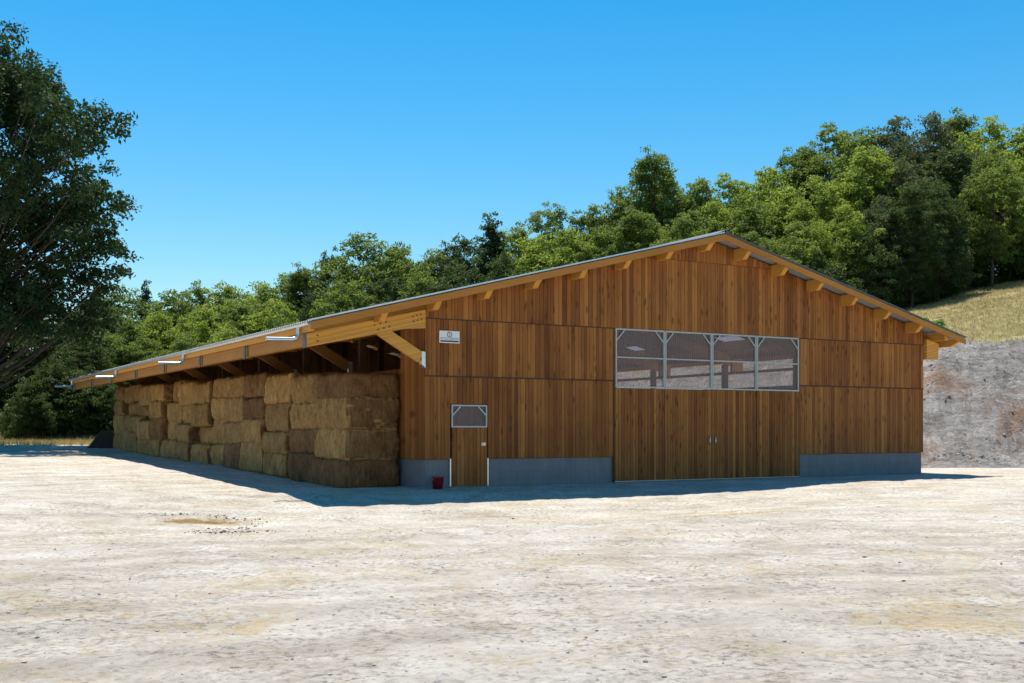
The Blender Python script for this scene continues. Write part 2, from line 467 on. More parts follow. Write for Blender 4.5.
def ground():
    fan = np.radians(np.concatenate([np.linspace(-33, 33, 620), np.linspace(33, 327, 150)[1:-1]]))
    rr = [0.6]
    while rr[-1] < 30: rr.append(rr[-1] * 1.013)
    while rr[-1] < 130: rr.append(rr[-1] + 0.42)
    while rr[-1] < 900: rr.append(rr[-1] * 1.06)
    rr = np.array(rr)
    na, nr = len(fan), len(rr)
    X = np.sin(fan)[None, :] * rr[:, None]; Y = np.cos(fan)[None, :] * rr[:, None]
    P = np.stack([X.ravel(), Y.ravel()], 1)
    z, d, bw, s, t = terrain(P)
    V3 = np.column_stack([P, z])
    V3 = np.vstack([V3, [[0, 0, z[:na].mean()]]])
    i = np.arange(nr - 1)[:, None]; j = np.arange(na)[None, :]; j2 = (j + 1) % na
    F = np.stack([i * na + j, i * na + j2, (i + 1) * na + j2, (i + 1) * na + j], -1).reshape(-1, 4)
    c = P[F].mean(1)
    dc = sdist(c); kc = sm(-25, 14, c[:, 0]); bwc = 9 + 0 * kc
    jit = 1.6 * fbm(c[:, 0] * 0.5, c[:, 1] * 0.5, 4)
    verge = (c[:, 0] < -18) & (dc + 3 * jit > -5.5 - 0 * kc) & (dc < 40)
    zone = np.zeros(len(c), int)                                   # 0 yard
    hill = dc + .5 * jit > -0.8
    zone[hill & (c[:, 0] > -4)] = 1                                # 1 bank
    zone[(dc > 0) & (dc + 1.5 * jit > bwc)] = 2                              # 2 meadow
    zone[verge & (zone == 0)] = 2
    zone[verge & (dc < bwc) & (c[:, 0] < -4)] = 2
    zone[(dc > 0) & (c[:, 0] <= -4)] = 2
    edge = np.where(c[:, 0] > 5, 27 + 1.0 * np.clip(c[:, 0] - 24, -10, 20), 8)
    zone[(dc + 2 * jit > edge)] = 3                                # 3 forest floor
    names = [('ground', M['yard']), ('earth_bank', M['bank']), ('meadow', M['meadow']), ('forest_floor', M['floor'])]
    for k, (nm, mt) in enumerate(names):
        f = F[zone == k]
        idx, inv = np.unique(f, return_inverse=True)
        if k == 0:   # middle cap fan
            me = np_mesh(nm, V3[idx], inv.reshape(-1, 4)[:, ::-1], smooth=True)
        else:
            me = np_mesh(nm, V3[idx], inv.reshape(-1, 4)[:, ::-1], smooth=True)
        tag(link(nm, me, mt), kind='structure')

def yard_mat():
    m, n, l, b = new_mat('dry_dirt_yard')
    P = coords(n, l)
    big = noise(n, l, P, 0.16, 5, 0.6, 0.6)
    med = noise(n, l, P, 0.9, 8, 0.7, 0.4)
    mpv = n.new('ShaderNodeMapping'); mpv.inputs['Rotation'].default_value = (0, 0, R(-14)); mpv.inputs['Scale'].default_value = (0.22, 1.5, 1)
    tc = n.new('ShaderNodeTexCoord'); l.new(tc.outputs['Object'], mpv.inputs['Vector'])
    trk = noise(n, l, mpv.outputs[0], 1.2, 6, 0.65, 0.5)           # drawn-out wheel streaks
    fine = noise(n, l, P, 6.5, 8, 0.75)
    grit = noise(n, l, P, 38, 4, 0.7)
    s = mathn(n, l, 'ADD', mathn(n, l, 'MULTIPLY', big, 0.24), mathn(n, l, 'MULTIPLY', med, 0.46))
    s = mathn(n, l, 'ADD', s, mathn(n, l, 'MULTIPLY', trk, 0.16))
    s = mathn(n, l, 'ADD', s, mathn(n, l, 'MULTIPLY', fine, 0.14))
    r = ramp(n, [(0.36, (0.39, 0.315, 0.24)), (0.44, (0.53, 0.45, 0.355)), (0.50, (0.645, 0.565, 0.46)), (0.57, (0.735, 0.66, 0.555)), (0.66, (0.79, 0.72, 0.62))])
    l.new(s, r.inputs[0])
    # arcs left by turning wheels
    dst = n.new('ShaderNodeVectorMath'); dst.operation = 'DISTANCE'; dst.inputs[1].default_value = (9, -16, 0)
    l.new(tc.outputs['Object'], dst.inputs[0])
    n1 = n.new('ShaderNodeTexNoise'); n1.noise_dimensions = '1D'; n1.inputs['Scale'].default_value = 1.25; n1.inputs['Detail'].default_value = 4
    l.new(mathn(n, l, 'ADD', dst.outputs['Value'], mathn(n, l, 'MULTIPLY', med, 0.5)), n1.inputs['W'])
    ar = ramp(n, [(0.34, 0.90), (0.52, 1.0), (0.66, 1.05)]); l.new(n1.outputs['Fac'], ar.inputs[0])
    # crumbly surface: small clots, pits and pale dust
    f2 = noise(n, l, P, 11, 8, 0.8, 0.3)
    cr2 = ramp(n, [(0.41, 0.42), (0.46, 0.80), (0.51, 1.0), (0.58, 1.10)]); l.new(f2, cr2.inputs[0])
    gate_ = noise(n, l, P, 0.7, 6, 0.75)
    gr_ = ramp(n, [(0.42, 0.2), (0.56, 1.0)]); l.new(gate_, gr_.inputs[0])
    base_c = mix(n, l, 1.0, r.outputs[0], ar.outputs[0], 'MULTIPLY')
    base_c = mix(n, l, gr_.outputs[0], base_c, mix(n, l, 1.0, base_c, cr2.outputs[0], 'MULTIPLY'))
    # straw-coloured dusting in patches
    sp = noise(n, l, P, 0.33, 6, 0.7, 0.8)
    sp2 = noise(n, l, P, 5.0, 6, 0.8)
    f = mathn(n, l, 'ADD', mathn(n, l, 'MULTIPLY', sp, 0.5), mathn(n, l, 'MULTIPLY', sp2, 0.5))
    fr = ramp(n, [(0.52, 0.0), (0.60, 0.6)]); l.new(f, fr.inputs[0])
    c = mix(n, l, fr.outputs[0], base_c, (0.60, 0.42, 0.20))
    # dark crumbs
    v = n.new('ShaderNodeTexVoronoi'); v.inputs['Scale'].default_value = 9.0; l.new(P, v.inputs['Vector'])
    vr = ramp(n, [(0.10, 1.0), (0.26, 0.0)]); l.new(v.outputs['Distance'], vr.inputs[0])
    ck = ramp(n, [(0.46, 0.0), (0.58, 0.75)]); l.new(med, ck.inputs[0])
    c = mix(n, l, mathn(n, l, 'MULTIPLY', vr.outputs[0], ck.outputs[0]), c, (0.22, 0.17, 0.14))
    l.new(c, b.inputs['Base Color'])
    b.inputs['Roughness'].default_value = 0.95; b.inputs['Specular IOR Level'].default_value = 0.1
    h = mathn(n, l, 'ADD', mathn(n, l, 'MULTIPLY', med, 0.9), mathn(n, l, 'MULTIPLY', fine, 0.5))
    h = mathn(n, l, 'ADD', h, mathn(n, l, 'MULTIPLY', grit, 0.16))
    h = mathn(n, l, 'ADD', h, mathn(n, l, 'MULTIPLY', trk, 0.4)); h = mathn(n, l, 'ADD', h, mathn(n, l, 'MULTIPLY', f2, 0.35))
    bump(n, l, b, h, 0.9, 0.14)
    return m
M['yard'] = yard_mat()

def bank_mat():
    m, n, l, b = new_mat('cut_rock_bank')
    P = coords(n, l)
    big = noise(n, l, P, 0.22, 5, 0.6, 0.5)
    med = noise(n, l, P, 1.3, 8, 0.75, 0.5)
    fine = noise(n, l, P, 7.0, 10, 0.9)
    r = ramp(n, [(0.34, (0.17, 0.135, 0.11)), (0.45, (0.35, 0.30, 0.26)), (0.53, (0.50, 0.45, 0.40)), (0.62, (0.64, 0.59, 0.54))])
    l.new(mathn(n, l, 'ADD', mathn(n, l, 'MULTIPLY', med, 0.5), mathn(n, l, 'MULTIPLY', fine, 0.5)), r.inputs[0])
    mp2 = n.new('ShaderNodeMapping'); mp2.inputs['Rotation'].default_value = (0, R(48), 0); mp2.inputs['Scale'].default_value = (0.6, 0.6, 2.0)
    tcb = n.new('ShaderNodeTexCoord'); l.new(tcb.outputs['Object'], mp2.inputs['Vector'])
    stk = noise(n, l, mp2.outputs[0], 1.1, 7, 0.7, 0.6)
    sr = ramp(n, [(0.38, 0.78), (0.50, 1.05), (0.62, 1.25)]); l.new(stk, sr.inputs[0])
    rust = 0.0
    for px_, py_, pz_, rad_ in ((23.8, 51.3, 2.3, 2.6), (20.2, 54.5, 4.3, 1.9), (17.8, 50.2, 1.0, 1.3)):
        dn_ = n.new('ShaderNodeVectorMath'); dn_.operation = 'DISTANCE'; dn_.inputs[1].default_value = (px_, py_, pz_); l.new(tcb.outputs['Object'], dn_.inputs[0])
        q_ = mathn(n, l, 'ADD', mathn(n, l, 'DIVIDE', dn_.outputs['Value'], rad_), mathn(n, l, 'MULTIPLY', mathn(n, l, 'SUBTRACT', med, 0.5), 2.6))
        rr_ = ramp(n, [(0.45, 0.7), (1.0, 0.0)]); l.new(q_, rr_.inputs[0])
        rust = mathn(n, l, 'MAXIMUM', rr_.outputs[0], rust)
    fr = ramp(n, [(0.60, 0.0), (0.70, 0.5)]); l.new(big, fr.inputs[0])
    c = mix(n, l, mathn(n, l, 'MAXIMUM', fr.outputs[0], rust), mix(n, l, 1.0, r.outputs[0], sr.outputs[0], 'MULTIPLY'), (0.42, 0.25, 0.15))
    l.new(c, b.inputs['Base Color']); b.inputs['Roughness'].default_value = 0.95; b.inputs['Specular IOR Level'].default_value = 0.1
    h = mathn(n, l, 'ADD', mathn(n, l, 'MULTIPLY', med, 0.8), mathn(n, l, 'MULTIPLY', fine, 0.5)); h = mathn(n, l, 'ADD', h, mathn(n, l, 'MULTIPLY', stk, 0.9))
    bump(n, l, b, h, 1.0, 0.4)
    return m
M['bank'] = bank_mat()

def meadow_mat():
    m, n, l, b = new_mat('dry_meadow')
    P = coords(n, l)
    big = noise(n, l, P, 0.12, 5, 0.6, 0.5); med = noise(n, l, P, 1.0, 8, 0.75); fine = noise(n, l, P, 9, 6, 0.8)
    s = mathn(n, l, 'ADD', mathn(n, l, 'MULTIPLY', big, 0.4), mathn(n, l, 'ADD', mathn(n, l, 'MULTIPLY', med, 0.35), mathn(n, l, 'MULTIPLY', fine, 0.25)))
    r = ramp(n, [(0.38, (0.20, 0.18, 0.07)), (0.47, (0.33, 0.27, 0.115)), (0.55, (0.43, 0.35, 0.16)), (0.66, (0.52, 0.43, 0.23))])
    l.new(s, r.inputs[0]); l.new(r.outputs[0], b.inputs['Base Color'])
    b.inputs['Roughness'].default_value = 0.95; b.inputs['Specular IOR Level'].default_value = 0.05
    bump(n, l, b, mathn(n, l, 'ADD', med, fine), 0.8, 0.15)
    return m
M['meadow'] = meadow_mat()
M['floor'] = plain('leaf_litter', (0.075, 0.062, 0.035), 0.95, 0, 0.4, 1.5, 0.1)
ground()

# ------------------------------------------------------------------ barn
RIDGE_S, RIDGE_Z, SLOPE = 10.0, 7.77, 0.25
SL, SR, T0, T1, LEN = -3.58, 21.33, -0.8, 37.4, 36.6
def rz(s): return RIDGE_Z - SLOPE * abs(s - RIDGE_S)
rng = random.Random(5)
barn = empty('timber_barn', W(0, 0, 0), A)
tag(barn, 'long brown timber barn with vertical cladding, wide gable and straw bales under its eave', 'barn')

def board_rows(mb, s0, s1, zb, zt, yf, th, gap=0.011, wmin=0.09, wmax=0.17, tmin=0.1, tmax=0.95, split=()):
    s = s0; run = 0; base = 0.5
    while s < s1 - 1e-3:
        if run <= 0:
            run = rng.randint(1, 5); base = rng.uniform(0.36, 0.62)
        run -= 1
        w = rng.uniform(wmin, wmax)
        e = s1 if s + w > s1 - 0.07 else s + w
        a, b2 = s + gap / 2, e - gap / 2
        dy = rng.uniform(0, 0.006)
        tone = min(tmax, max(tmin, base + rng.gauss(0, 0.155)))
        za, zb2 = zt(a), zt(b2)
        if a < RIDGE_S < b2 and callable(zt): za = zb2 = min(za, zb2)
        mb.hexa([(a, yf - th - dy, zb), (b2, yf - th - dy, zb), (b2, yf, zb), (a, yf, zb),
                 (a, yf - th - dy, za), (b2, yf - th - dy, zb2), (b2, yf, zb2), (a, yf, za)], tone)
        s = e
under = lambda s: rz(s) - 0.10
GS0, GS1 = 6.34, 13.87      # gate opening
DS0, DS1 = 0.805, 1.98      # side door opening
# gable, three overlapping tiers of boards
mb = MB(); board_rows(mb, 0.0, 20.0, 4.70, lambda s: min(under(s), 6.92), -0.06, 0.030); mb.build('upper_cladding', M['clad'], barn)
mb = MB(); board_rows(mb, 6.6, 13.4, 6.93, under, -0.085, 0.030); mb.build('gable_cladding', M['clad'], barn)
mb = MB()
board_rows(mb, 0.0, GS0 - 0.01, 3.113, lambda s: 4.67, -0.025, 0.028); mb.build('middle_cladding', M['clad'], barn)
mb = MB(); board_rows(mb, GS1 + 0.01, 20.0, 3.113, lambda s: 4.67, -0.025, 0.028)
mb.build('middle_cladding', M['clad'], barn)
mb = MB()
board_rows(mb, 0.0, DS0 - 0.01, 0.79, lambda s: 3.077, -0.012, 0.028)
board_rows(mb, DS0 - 0.01, DS1 + 0.01, 2.33, lambda s: 3.077, -0.012, 0.028)
board_rows(mb, DS1 + 0.01, GS0 - 0.01, 0.79, lambda s: 3.077, -0.012, 0.028)
mb.build('lower_cladding', M['clad'], barn); mb = MB()
board_rows(mb, GS1 + 0.01, 20.0, 0.79, lambda s: 3.077, -0.012, 0.028)
mb.build('lower_cladding', M['clad'], barn)
for a_, b_ in ((0.0, GS0 - .01), (GS1 + .01, 20.0)):
    mb = MB(); mb.box(a_, b_, -.075, -.003, 3.078, 3.112); mb.build('drip_and_shadow_strip', M['strip'], barn)
    mb = MB(); mb.box(a_, b_, -.074, -.062, 4.672, 4.698); mb.build('drip_and_shadow_strip', M['strip'], barn)  # upper strip: dark brown painted in for the shadow of the overlap
# backing behind the boards (so no light leaks)
mb = MB()
mb.box(0.02, DS0, 0.0, 0.03, 0.8, 4.9); mb.box(DS0, DS1, 0.0, 0.03, 2.34, 4.9); mb.box(DS1, GS0, 0.0, 0.03, 0.8, 4.9); mb.box(GS1, 19.98, 0.0, 0.03, 0.8, 4.9)
mb.prism([(0.02, 4.905), (19.98, 4.905), (19.98, rz(19.98) - .12), (10, rz(10) - .12), (0.02, rz(.02) - .12)], 0.0, 0.03)
mb.build('wall_lining', M['clad_in'], barn)
# concrete plinth
mb = MB()
mb.box(DS1 + 0.03, GS0 - 0.02, 0.003, 0.20, -0.6, 0.785); mb.build('plinth', M['concrete'], barn, bevel=0.012); mb = MB()
mb.box(0.035, DS0 - 0.03, 0.003, 0.20, -0.6, 0.785); mb.box(GS1 + 0.02, 19.965, 0.003, 0.20, -0.6, 0.785)
mb.box(0.035, 0.20, 0.202, LEN, -0.6, 0.785); mb.box(19.80, 19.965, 0.202, LEN, -0.6, 0.785); mb.box(0.2, 19.8, LEN - 0.2, LEN - 0.003, -0.6, 0.785)
mb.build('plinth', M['concrete'], barn, bevel=0.012)
mb = MB(); mb.box(GS0, GS1, -0.12, 0.15, -0.3, 0.03); mb.build('threshold', M['concrete'], barn, bevel=0.008)
# side and back walls
def board_side(mb, x0, x1, t0, t1, z0, z1):
    t = t0
    while t < t1 - 1e-3:
        w = rng.uniform(0.12, 0.2); e = t1 if t + w > t1 - 0.07 else t + w
        mb.box(x0, x1, t + .004, e - .004, z0, z1, min(.95, max(.1, rng.gauss(.42, .17)))); t = e
mb = MB(); board_side(mb, -0.03, 0.0, -0.03, 1.5, 0.79, rz(0) - 0.36); board_side(mb, -0.03, 0.0, 1.5, LEN, 0.79, 3.35); mb.box(0.001, 0.02, 0.02, 1.5, 0.79, rz(0) - 0.36); mb.box(0.001, 0.02, 1.502, LEN, 0.79, 3.35); mb.build('side_wall', M['clad'], barn)
mb = MB()
board_side(mb, 20.0, 20.03, -0.03, LEN, 0.79, 3.45); board_side(mb, 20.0, 20.03, -0.03, 6.6, 3.452, rz(20) - 0.36)
board_side(mb, 20.0, 20.03, 6.602, LEN, 4.72, rz(20) - 0.36)
mb.box(19.97, 20.03, 6.61, LEN, 4.06, 4.18, .5)
mb.build('side_wall', M['clad'], barn)
mb = MB(); board_rows(mb, 0.0, 20.0, 0.79, lambda s: rz(s) - 0.2, LEN + 0.03, 0.028); mb.build('back_wall', M['clad'], barn)

# ---- roof: corrugated sheets
def corrugated(name, sa, sb, ta, tb, parent, mat, amp=0.028, pitch=0.177, dz=0.0, per=8, drop=0.010):
    nt = int(round((tb - ta) / pitch * per)); ts = np.linspace(ta, tb, nt + 1)
    wv = amp * np.cos((ts - T0) / pitch * 2 * np.pi)
    ns = 3; ss = np.linspace(sa, sb, ns)
    top = np.array([[s, t, rz(s) + w + dz] for s in ss for t, w in zip(ts, wv)])
    bot = top - np.array([0, 0, drop])
    n1 = nt + 1; F = []
    for i in range(ns - 1):
        for j in range(nt):
            a, b2, c, d = i * n1 + j, i * n1 + j + 1, (i + 1) * n1 + j + 1, (i + 1) * n1 + j
            q = len(top)
            F.append((a, d, c, b2)); F.append((q + a, q + b2, q + c, q + d))
    q = len(top)
    for j in range(nt):
        a, b2 = j, j + 1; F.append((a, b2, q + b2, q + a))
        a, b2 = (ns - 1) * n1 + j, (ns - 1) * n1 + j + 1; F.append((a, q + a, q + b2, b2))
    for i in range(ns - 1):
        a, b2 = i * n1, (i + 1) * n1; F.append((a, q + a, q + b2, b2))
        a, b2 = i * n1 + nt, (i + 1) * n1 + nt; F.append((a, b2, q + b2, q + a))
    F = np.array(F)
    if sa > sb: F = F[:, ::-1]
    return link(name, np_mesh(name, np.vstack([top, bot]), F, {'tone': np.full(2 * q, .5)}, smooth=False), mat, parent)
SKY = [(8.6, 9.9), (15.6, 16.5), (23.6, 24.5)]
roof = corrugated('roof', RIDGE_S - 0.02, SL, T0 - 0.02, T1 + 0.02, barn, M['roof'])
corrugated('roof_slope', RIDGE_S + 0.02, 17.2, T0 - 0.02, T1 + 0.02, roof, M['roof'])
prev = T0 - 0.02
for a, b2 in SKY + [(T1 + 0.02, None)]:
    corrugated('roof_slope', 17.21, SR, prev, a, roof, M['roof'])
    if b2:
        corrugated('skylight', 17.21, 19.6, a + .002, b2 - .002, roof, M['skylight'], drop=0.003)
        corrugated('roof_slope', 19.61, SR, a + .002, b2 - .002, roof, M['roof'])
        prev = b2
# ridge cap and verge flashings
mb = MB()
mb.prism([(RIDGE_S - .28, rz(RIDGE_S - .28) + .035), (RIDGE_S, RIDGE_Z + .075), (RIDGE_S + .28, rz(RIDGE_S + .28) + .035), (RIDGE_S + .28, rz(RIDGE_S + .28) + .05), (RIDGE_S, RIDGE_Z + .10), (RIDGE_S - .28, rz(RIDGE_S - .28) + .05)][::-1], T0 - 0.09, T1 + 0.05)
mb.build('ridge_cap', M['ridge'], roof)
for (sa, sb, mt) in ((SL - .02, RIDGE_S - .02, 'zinc'), (RIDGE_S + .02, SR + .02, 'ridge')):
    mb = MB()
    for off, z0, z1, y0, y1 in ((0, .034, .046, T0 - .06, T0 + .14), (0, .004, .046, T0 - .075, T0 - .062)):
        mb.hexa([(sa, y0, rz(sa) + z0), (sb, y0, rz(sb) + z0), (sb, y1, rz(sb) + z0), (sa, y1, rz(sa) + z0),
                 (sa, y0, rz(sa) + z1), (sb, y0, rz(sb) + z1), (sb, y1, rz(sb) + z1), (sa, y1, rz(sa) + z1)])
    mb.build('verge_flashing', M[mt], roof)
# bargeboards
for sa, sb in ((SL + 0.02, RIDGE_S - .002), (RIDGE_S + .002, SR - 0.02)):
    mb = MB(); z0, z1 = -.225, -.032; y0, y1 = T0 - 0.055, T0 - 0.012
    mb.hexa([(sa, y0, rz(sa) + z0), (sb, y0, rz(sb) + z0), (sb, y1, rz(sb) + z0), (sa, y1, rz(sa) + z0),
             (sa, y0, rz(sa) + z1), (sb, y0, rz(sb) + z1), (sb, y1, rz(sb) + z1), (sa, y1, rz(sa) + z1)], .35)
    mb.build('bargeboard', M['larch_x'], barn)
    mb = MB(); y0, y1 = T1 + .012, T1 + .05
    mb.hexa([(sa, y0, rz(sa) + z0), (sb, y0, rz(sb) + z0), (sb, y1, rz(sb) + z0), (sa, y1, rz(sa) + z0),
             (sa, y0, rz(sa) + z1), (sb, y0, rz(sb) + z1), (sb, y1, rz(sb) + z1), (sa, y1, rz(sa) + z1)], .35)
    mb.build('bargeboard', M['larch_x'], barn)
# purlins with chamfered noses
PUR = [9.58 - 1.58 * k for k in range(8)] + [11.1 + 1.6 * k for k in range(6)]
for s in PUR:
    zt = rz(s) - 0.05; h = 0.36; w = 0.17
    y0, y1 = T0 + 0.01, T1 - 0.01
    mb = MB()
    zl = zt - 0.012
    mb.prism_x([(y0, zl), (y0, zl - .12), (y0 + .26, zl - h), (y1 - .24, zl - h), (y1, zl - .10), (y1, zl)][::-1], s - w / 2, s + w / 2, rng.uniform(.45, .65))
    mb.build('purlin', M['honey_y'], barn)
# trusses
TR = [LEN * i / 7 for i in range(8)]
TR[0] = -0.10; TR[-1] = LEN + 0.1
TRY = [t for t in TR]
for i, t in enumerate(TR):
    y0, y1 = t - 0.09, t + 0.09
    top, dep = -0.385, 0.40
    # eave arm carrying the overhang
    zl, zr = rz(-3.45) - .30, rz(0) - .36
    mb = MB()
    prof = [(-3.45, zl - .36), (-0.62, rz(-.62) - .36 - .40), (-0.035, rz(0) - .36 - .52), (-0.035, zr), (-3.45, zl)]
    mb.prism(prof, y0, y1, .6)
    arm = mb.build('eave_arm', M['honey'], barn, bevel=.006)
    for (bs, bz) in [(-1.55, -.48), (-1.38, -.47), (-1.22, -.46), (-1.45, -.62), (-1.28, -.61), (-1.12, -.60), (-.42, -.47), (-.30, -.46), (-.18, -.455), (-.40, -.61), (-.28, -.60), (-.16, -.595), (-3.15, -.42), (-3.15, -.56)]:
        if i > 2: break
        mb = MB(); z = rz(bs) + bz
        mb.tube([(bs, y0 - .012, z), (bs, y0 + .01, z)], .022, 8); mb.build('bolt', M['bolt'], arm)
    mb = MB(); mb.box(-3.485, -3.452, y0 - .01, y1 + .01, zl - .37, zl + .0); mb.build('end_plate', M['plate'], arm)
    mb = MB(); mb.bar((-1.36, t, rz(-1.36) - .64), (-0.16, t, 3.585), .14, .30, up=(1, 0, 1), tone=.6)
    br = mb.build('brace', M['honey'] if i == 0 else M['brace_shade'], barn, bevel=.006)  # rear braces take the colour darkened for shade
    mb = MB(); mb.prism([(-.15, 3.40), (-.036, 3.30), (-.036, 3.74), (-.15, 3.76)], t - .08, t + .08); mb.build('foot_plate', M['zinc'], br)
    if 0 < i < 7:
        mb = MB(); mb.prism([(0.1, rz(.1) - .85), (9.9, rz(9.9) - .95), (10.1, rz(10.1) - .95), (19.9, rz(19.9) - .85), (19.9, rz(19.9) - .40), (10, rz(10) - .40), (.1, rz(.1) - .40)], y0, y1, .5)
        mb.build('rafter', M['honey'], barn)
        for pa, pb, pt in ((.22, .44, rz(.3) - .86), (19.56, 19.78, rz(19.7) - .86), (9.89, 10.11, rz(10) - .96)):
            mb = MB(); mb.box(pa, pb, t - .1, t + .1, 0, pt); mb.build('post', M['clad_in'], barn)  # posts coloured dark to stand for the unlit interior
    # right-hand short arm
    mb = MB(); mb.prism([(20.035, rz(20) - 1.10), (20.62, rz(20) - 1.10), (20.68, rz(20.68) - .36), (20.035, rz(20.035) - .36)], y0, y1, .65)
    mb.build('eave_arm', M['honey'], barn, bevel=.006)
mb = MB(); mb.box(20.3, 20.46, T0 + .05, T1 - .05, rz(20.4) - .355, rz(20.4) - .08); mb.build('eave_beam', M['honey_y'], barn)
mb = MB(); mb.prism_x([(T0 + .02, 4.90), (T0 + .02, 4.80), (T0 + .35, 4.64), (T1, 4.64), (T1, 4.90)][::-1], 20.98, 21.14, .6); mb.build('eave_beam', M['honey_y'], barn)
# eave beams hung between the arms, fascia, gutter
for i in range(7):
    a, b2 = TR[i] + .10, TR[i + 1] - .10
    mb = MB(); z0 = rz(-3.3) - .64; z1 = rz(-3.3) - .29
    mb.box(-3.40, -3.24, a, b2, z0, z1, rng.uniform(.4, .6)); eb = mb.build('eave_beam', M['larch_y'], barn)
    mb = MB(); mb.box(-3.408, -3.232, a - .008, a + .09, z0 - .006, z1 + .01); mb.build('hanger', M['plate'], eb); mb = MB(); mb.box(-3.408, -3.232, b2 - .09, b2 + .008, z0 - .006, z1 + .01); mb.build('hanger', M['plate'], eb)
mb = MB(); mb.box(-3.50, -3.455, T0 + .01, T1 - .01, rz(-3.5) - .27, rz(-3.5) - .045, .55); mb.build('fascia', M['honey_y'], barn)
def gutter(sc, zc, r=.075):
    mb = MB(); n = 10
    prof = [(sc + r * math.cos(math.pi + math.pi * k / n), zc + r * math.sin(math.pi + math.pi * k / n)) for k in range(n + 1)]
    prof2 = [(sc + (r - .006) * math.cos(math.pi + math.pi * k / n), zc + (r - .006) * math.sin(math.pi + math.pi * k / n)) for k in range(n, -1, -1)]
    p = prof + prof2; m_ = len(p)
    vs = [(x, T0 - .02, z) for x, z in p] + [(x, T1 + .02, z) for x, z in p]
    fs = [(i, (i + 1) % m_, (i + 1) % m_ + m_, i + m_) for i in range(m_)]
    for y in (0, m_):
        fs += [(y + i, y + i + 1, y + m_ - 2 - i, y + m_ - 1 - i) for i in range(n)]
    mb.add(vs, fs)
    return mb.build('gutter', M['zinc'], barn)
gut = gutter(-3.585, rz(-3.58) - .045)
for t in (0.05, 12.2, 24.4, 36.6):
    mb = MB(); zc = rz(-3.58) - .10
    mb.tube([(-3.585, t, zc), (-3.585, t, zc - .16), (-3.60, t, zc - .24), (-3.66, t, zc - .30), (-3.76, t, zc - .32), (-4.45, t, zc - .335)], .055, 12, cap=False)
    mb.tube([(-4.45, t, zc - .335), (-4.448, t, zc - .335)], .05, 12)
    mb.build('spout', M['zinc'], gut, smooth=True)

# ---- sliding gate: four leaves
def wave_pane(name, s0, s1, z0, z1, y, parent, amp=.008, pitch=.076):
    n = max(16, int((s1 - s0) / pitch * 8)); xs = np.linspace(s0, s1, n + 1)
    ys = y + amp * np.sin((xs - s0) / pitch * 2 * np.pi)
    vv = np.vstack([np.column_stack([xs, ys, np.full(n + 1, z0)]), np.column_stack([xs, ys, np.full(n + 1, z1)])])
    F = np.array([(j, j + 1, n + 2 + j, n + 1 + j) for j in range(n)])
    return link(name, np_mesh(name, vv, F, {'tone': np.full(len(vv), .5)}, smooth=True), M['pane'], parent)
edges = np.linspace(GS0 + .01, GS1 - .01, 5)
for i in range(4):
    a, b2 = float(edges[i]) + .008, float(edges[i + 1]) - .008
    mb = MB(); board_rows(mb, a, b2, 0.05, lambda s: 2.88, -0.075, 0.022, wmin=.09, wmax=.125)
    mb.box(a, b2, -.072, -.04, .055, 2.875, .3)
    leaf = mb.build('gate_leaf', M['clad'], barn)
    mb = MB(); f = .05; y0, y1 = -.115, -.06; z0, z1 = 2.89, 4.69
    mb.box(a, a + f, y0, y1, z0, z1); mb.box(b2 - f, b2, y0, y1, z0, z1)
    mb.box(a + f, b2 - f, y0, y1, z1 - f, z1); mb.box(a + f, b2 - f, y0, y1, z0, z0 + f)
    mb.box(a + f, b2 - f, y0 + .01, y1 - .005, 3.79, 3.835)
    for sg, x in ((1, a + f - .01), (-1, b2 - f + .01)):
        mb.bar((x, -.088, z1 - .37), (x + sg * .30, -.088, z1 - .05), .04, .04)
    fr = mb.build('window_frame', M['frame'], leaf)
    wave_pane('pane', a + f * .6, b2 - f * .6, z0 + .02, z1 - .02, -.05, leaf)
    if i in (1, 2):
        hx = b2 - .11 if i == 1 else a + .11
        mb = MB(); mb.tube([(hx, -.10, 1.13), (hx, -.16, 1.15), (hx, -.16, 1.39), (hx, -.10, 1.41)], .018, 8); mb.build('handle', M['zinc'], leaf, smooth=True)
mb = MB(); mb.box(GS0 - .03, GS0 - .0, -.09, .03, .05, 4.69); mb.build('gate_jamb', M['clad_in'], barn); mb = MB(); mb.box(GS1 + .0, GS1 + .03, -.09, .03, .05, 4.69); mb.build('gate_jamb', M['clad_in'], barn)
mb = MB(); mb.box(GS0, GS1, -.095, -.06, .031, .045); mb.build('floor_rail', M['steel'], barn)

# ---- side door
mb = MB(); board_rows(mb, DS0 + .03, DS1 - .03, 0.03, lambda s: 1.66, -0.025, 0.03, wmin=.11, wmax=.15, tmin=.05, tmax=.6)
door = mb.build('door', M['clad'], barn)
mb = MB(); a, b2 = DS0 + .02, DS1 - .02; y0, y1 = -.06, -.015; z0, z1, f = 1.67, 2.31, .045
mb.box(a, a + f, y0, y1, z0, z1); mb.box(b2 - f, b2, y0, y1, z0, z1); mb.box(a + f, b2 - f, y0, y1, z1 - f, z1); mb.box(a + f, b2 - f, y0, y1, z0, z0 + f)
for sg, x in ((1, a + f - .01), (-1, b2 - f + .01)): mb.bar((x, -.045, z1 - .30), (x + sg * .25, -.045, z1 - .05), .035, .04)
mb.build('window_frame', M['frame'], door)
wave_pane('pane', a + .02, b2 - .02, z0 + .02, z1 - .02, -.01, door)
mb = MB(); mb.box(b2 - .19, b2 - .06, -.075, -.058, 1.16, 1.24); mb.tube([(b2 - .10, -.075, 1.2), (b2 - .10, -.12, 1.2), (b2 - .22, -.12, 1.2)], .014, 8); mb.build('handle', M['zinc'], door)
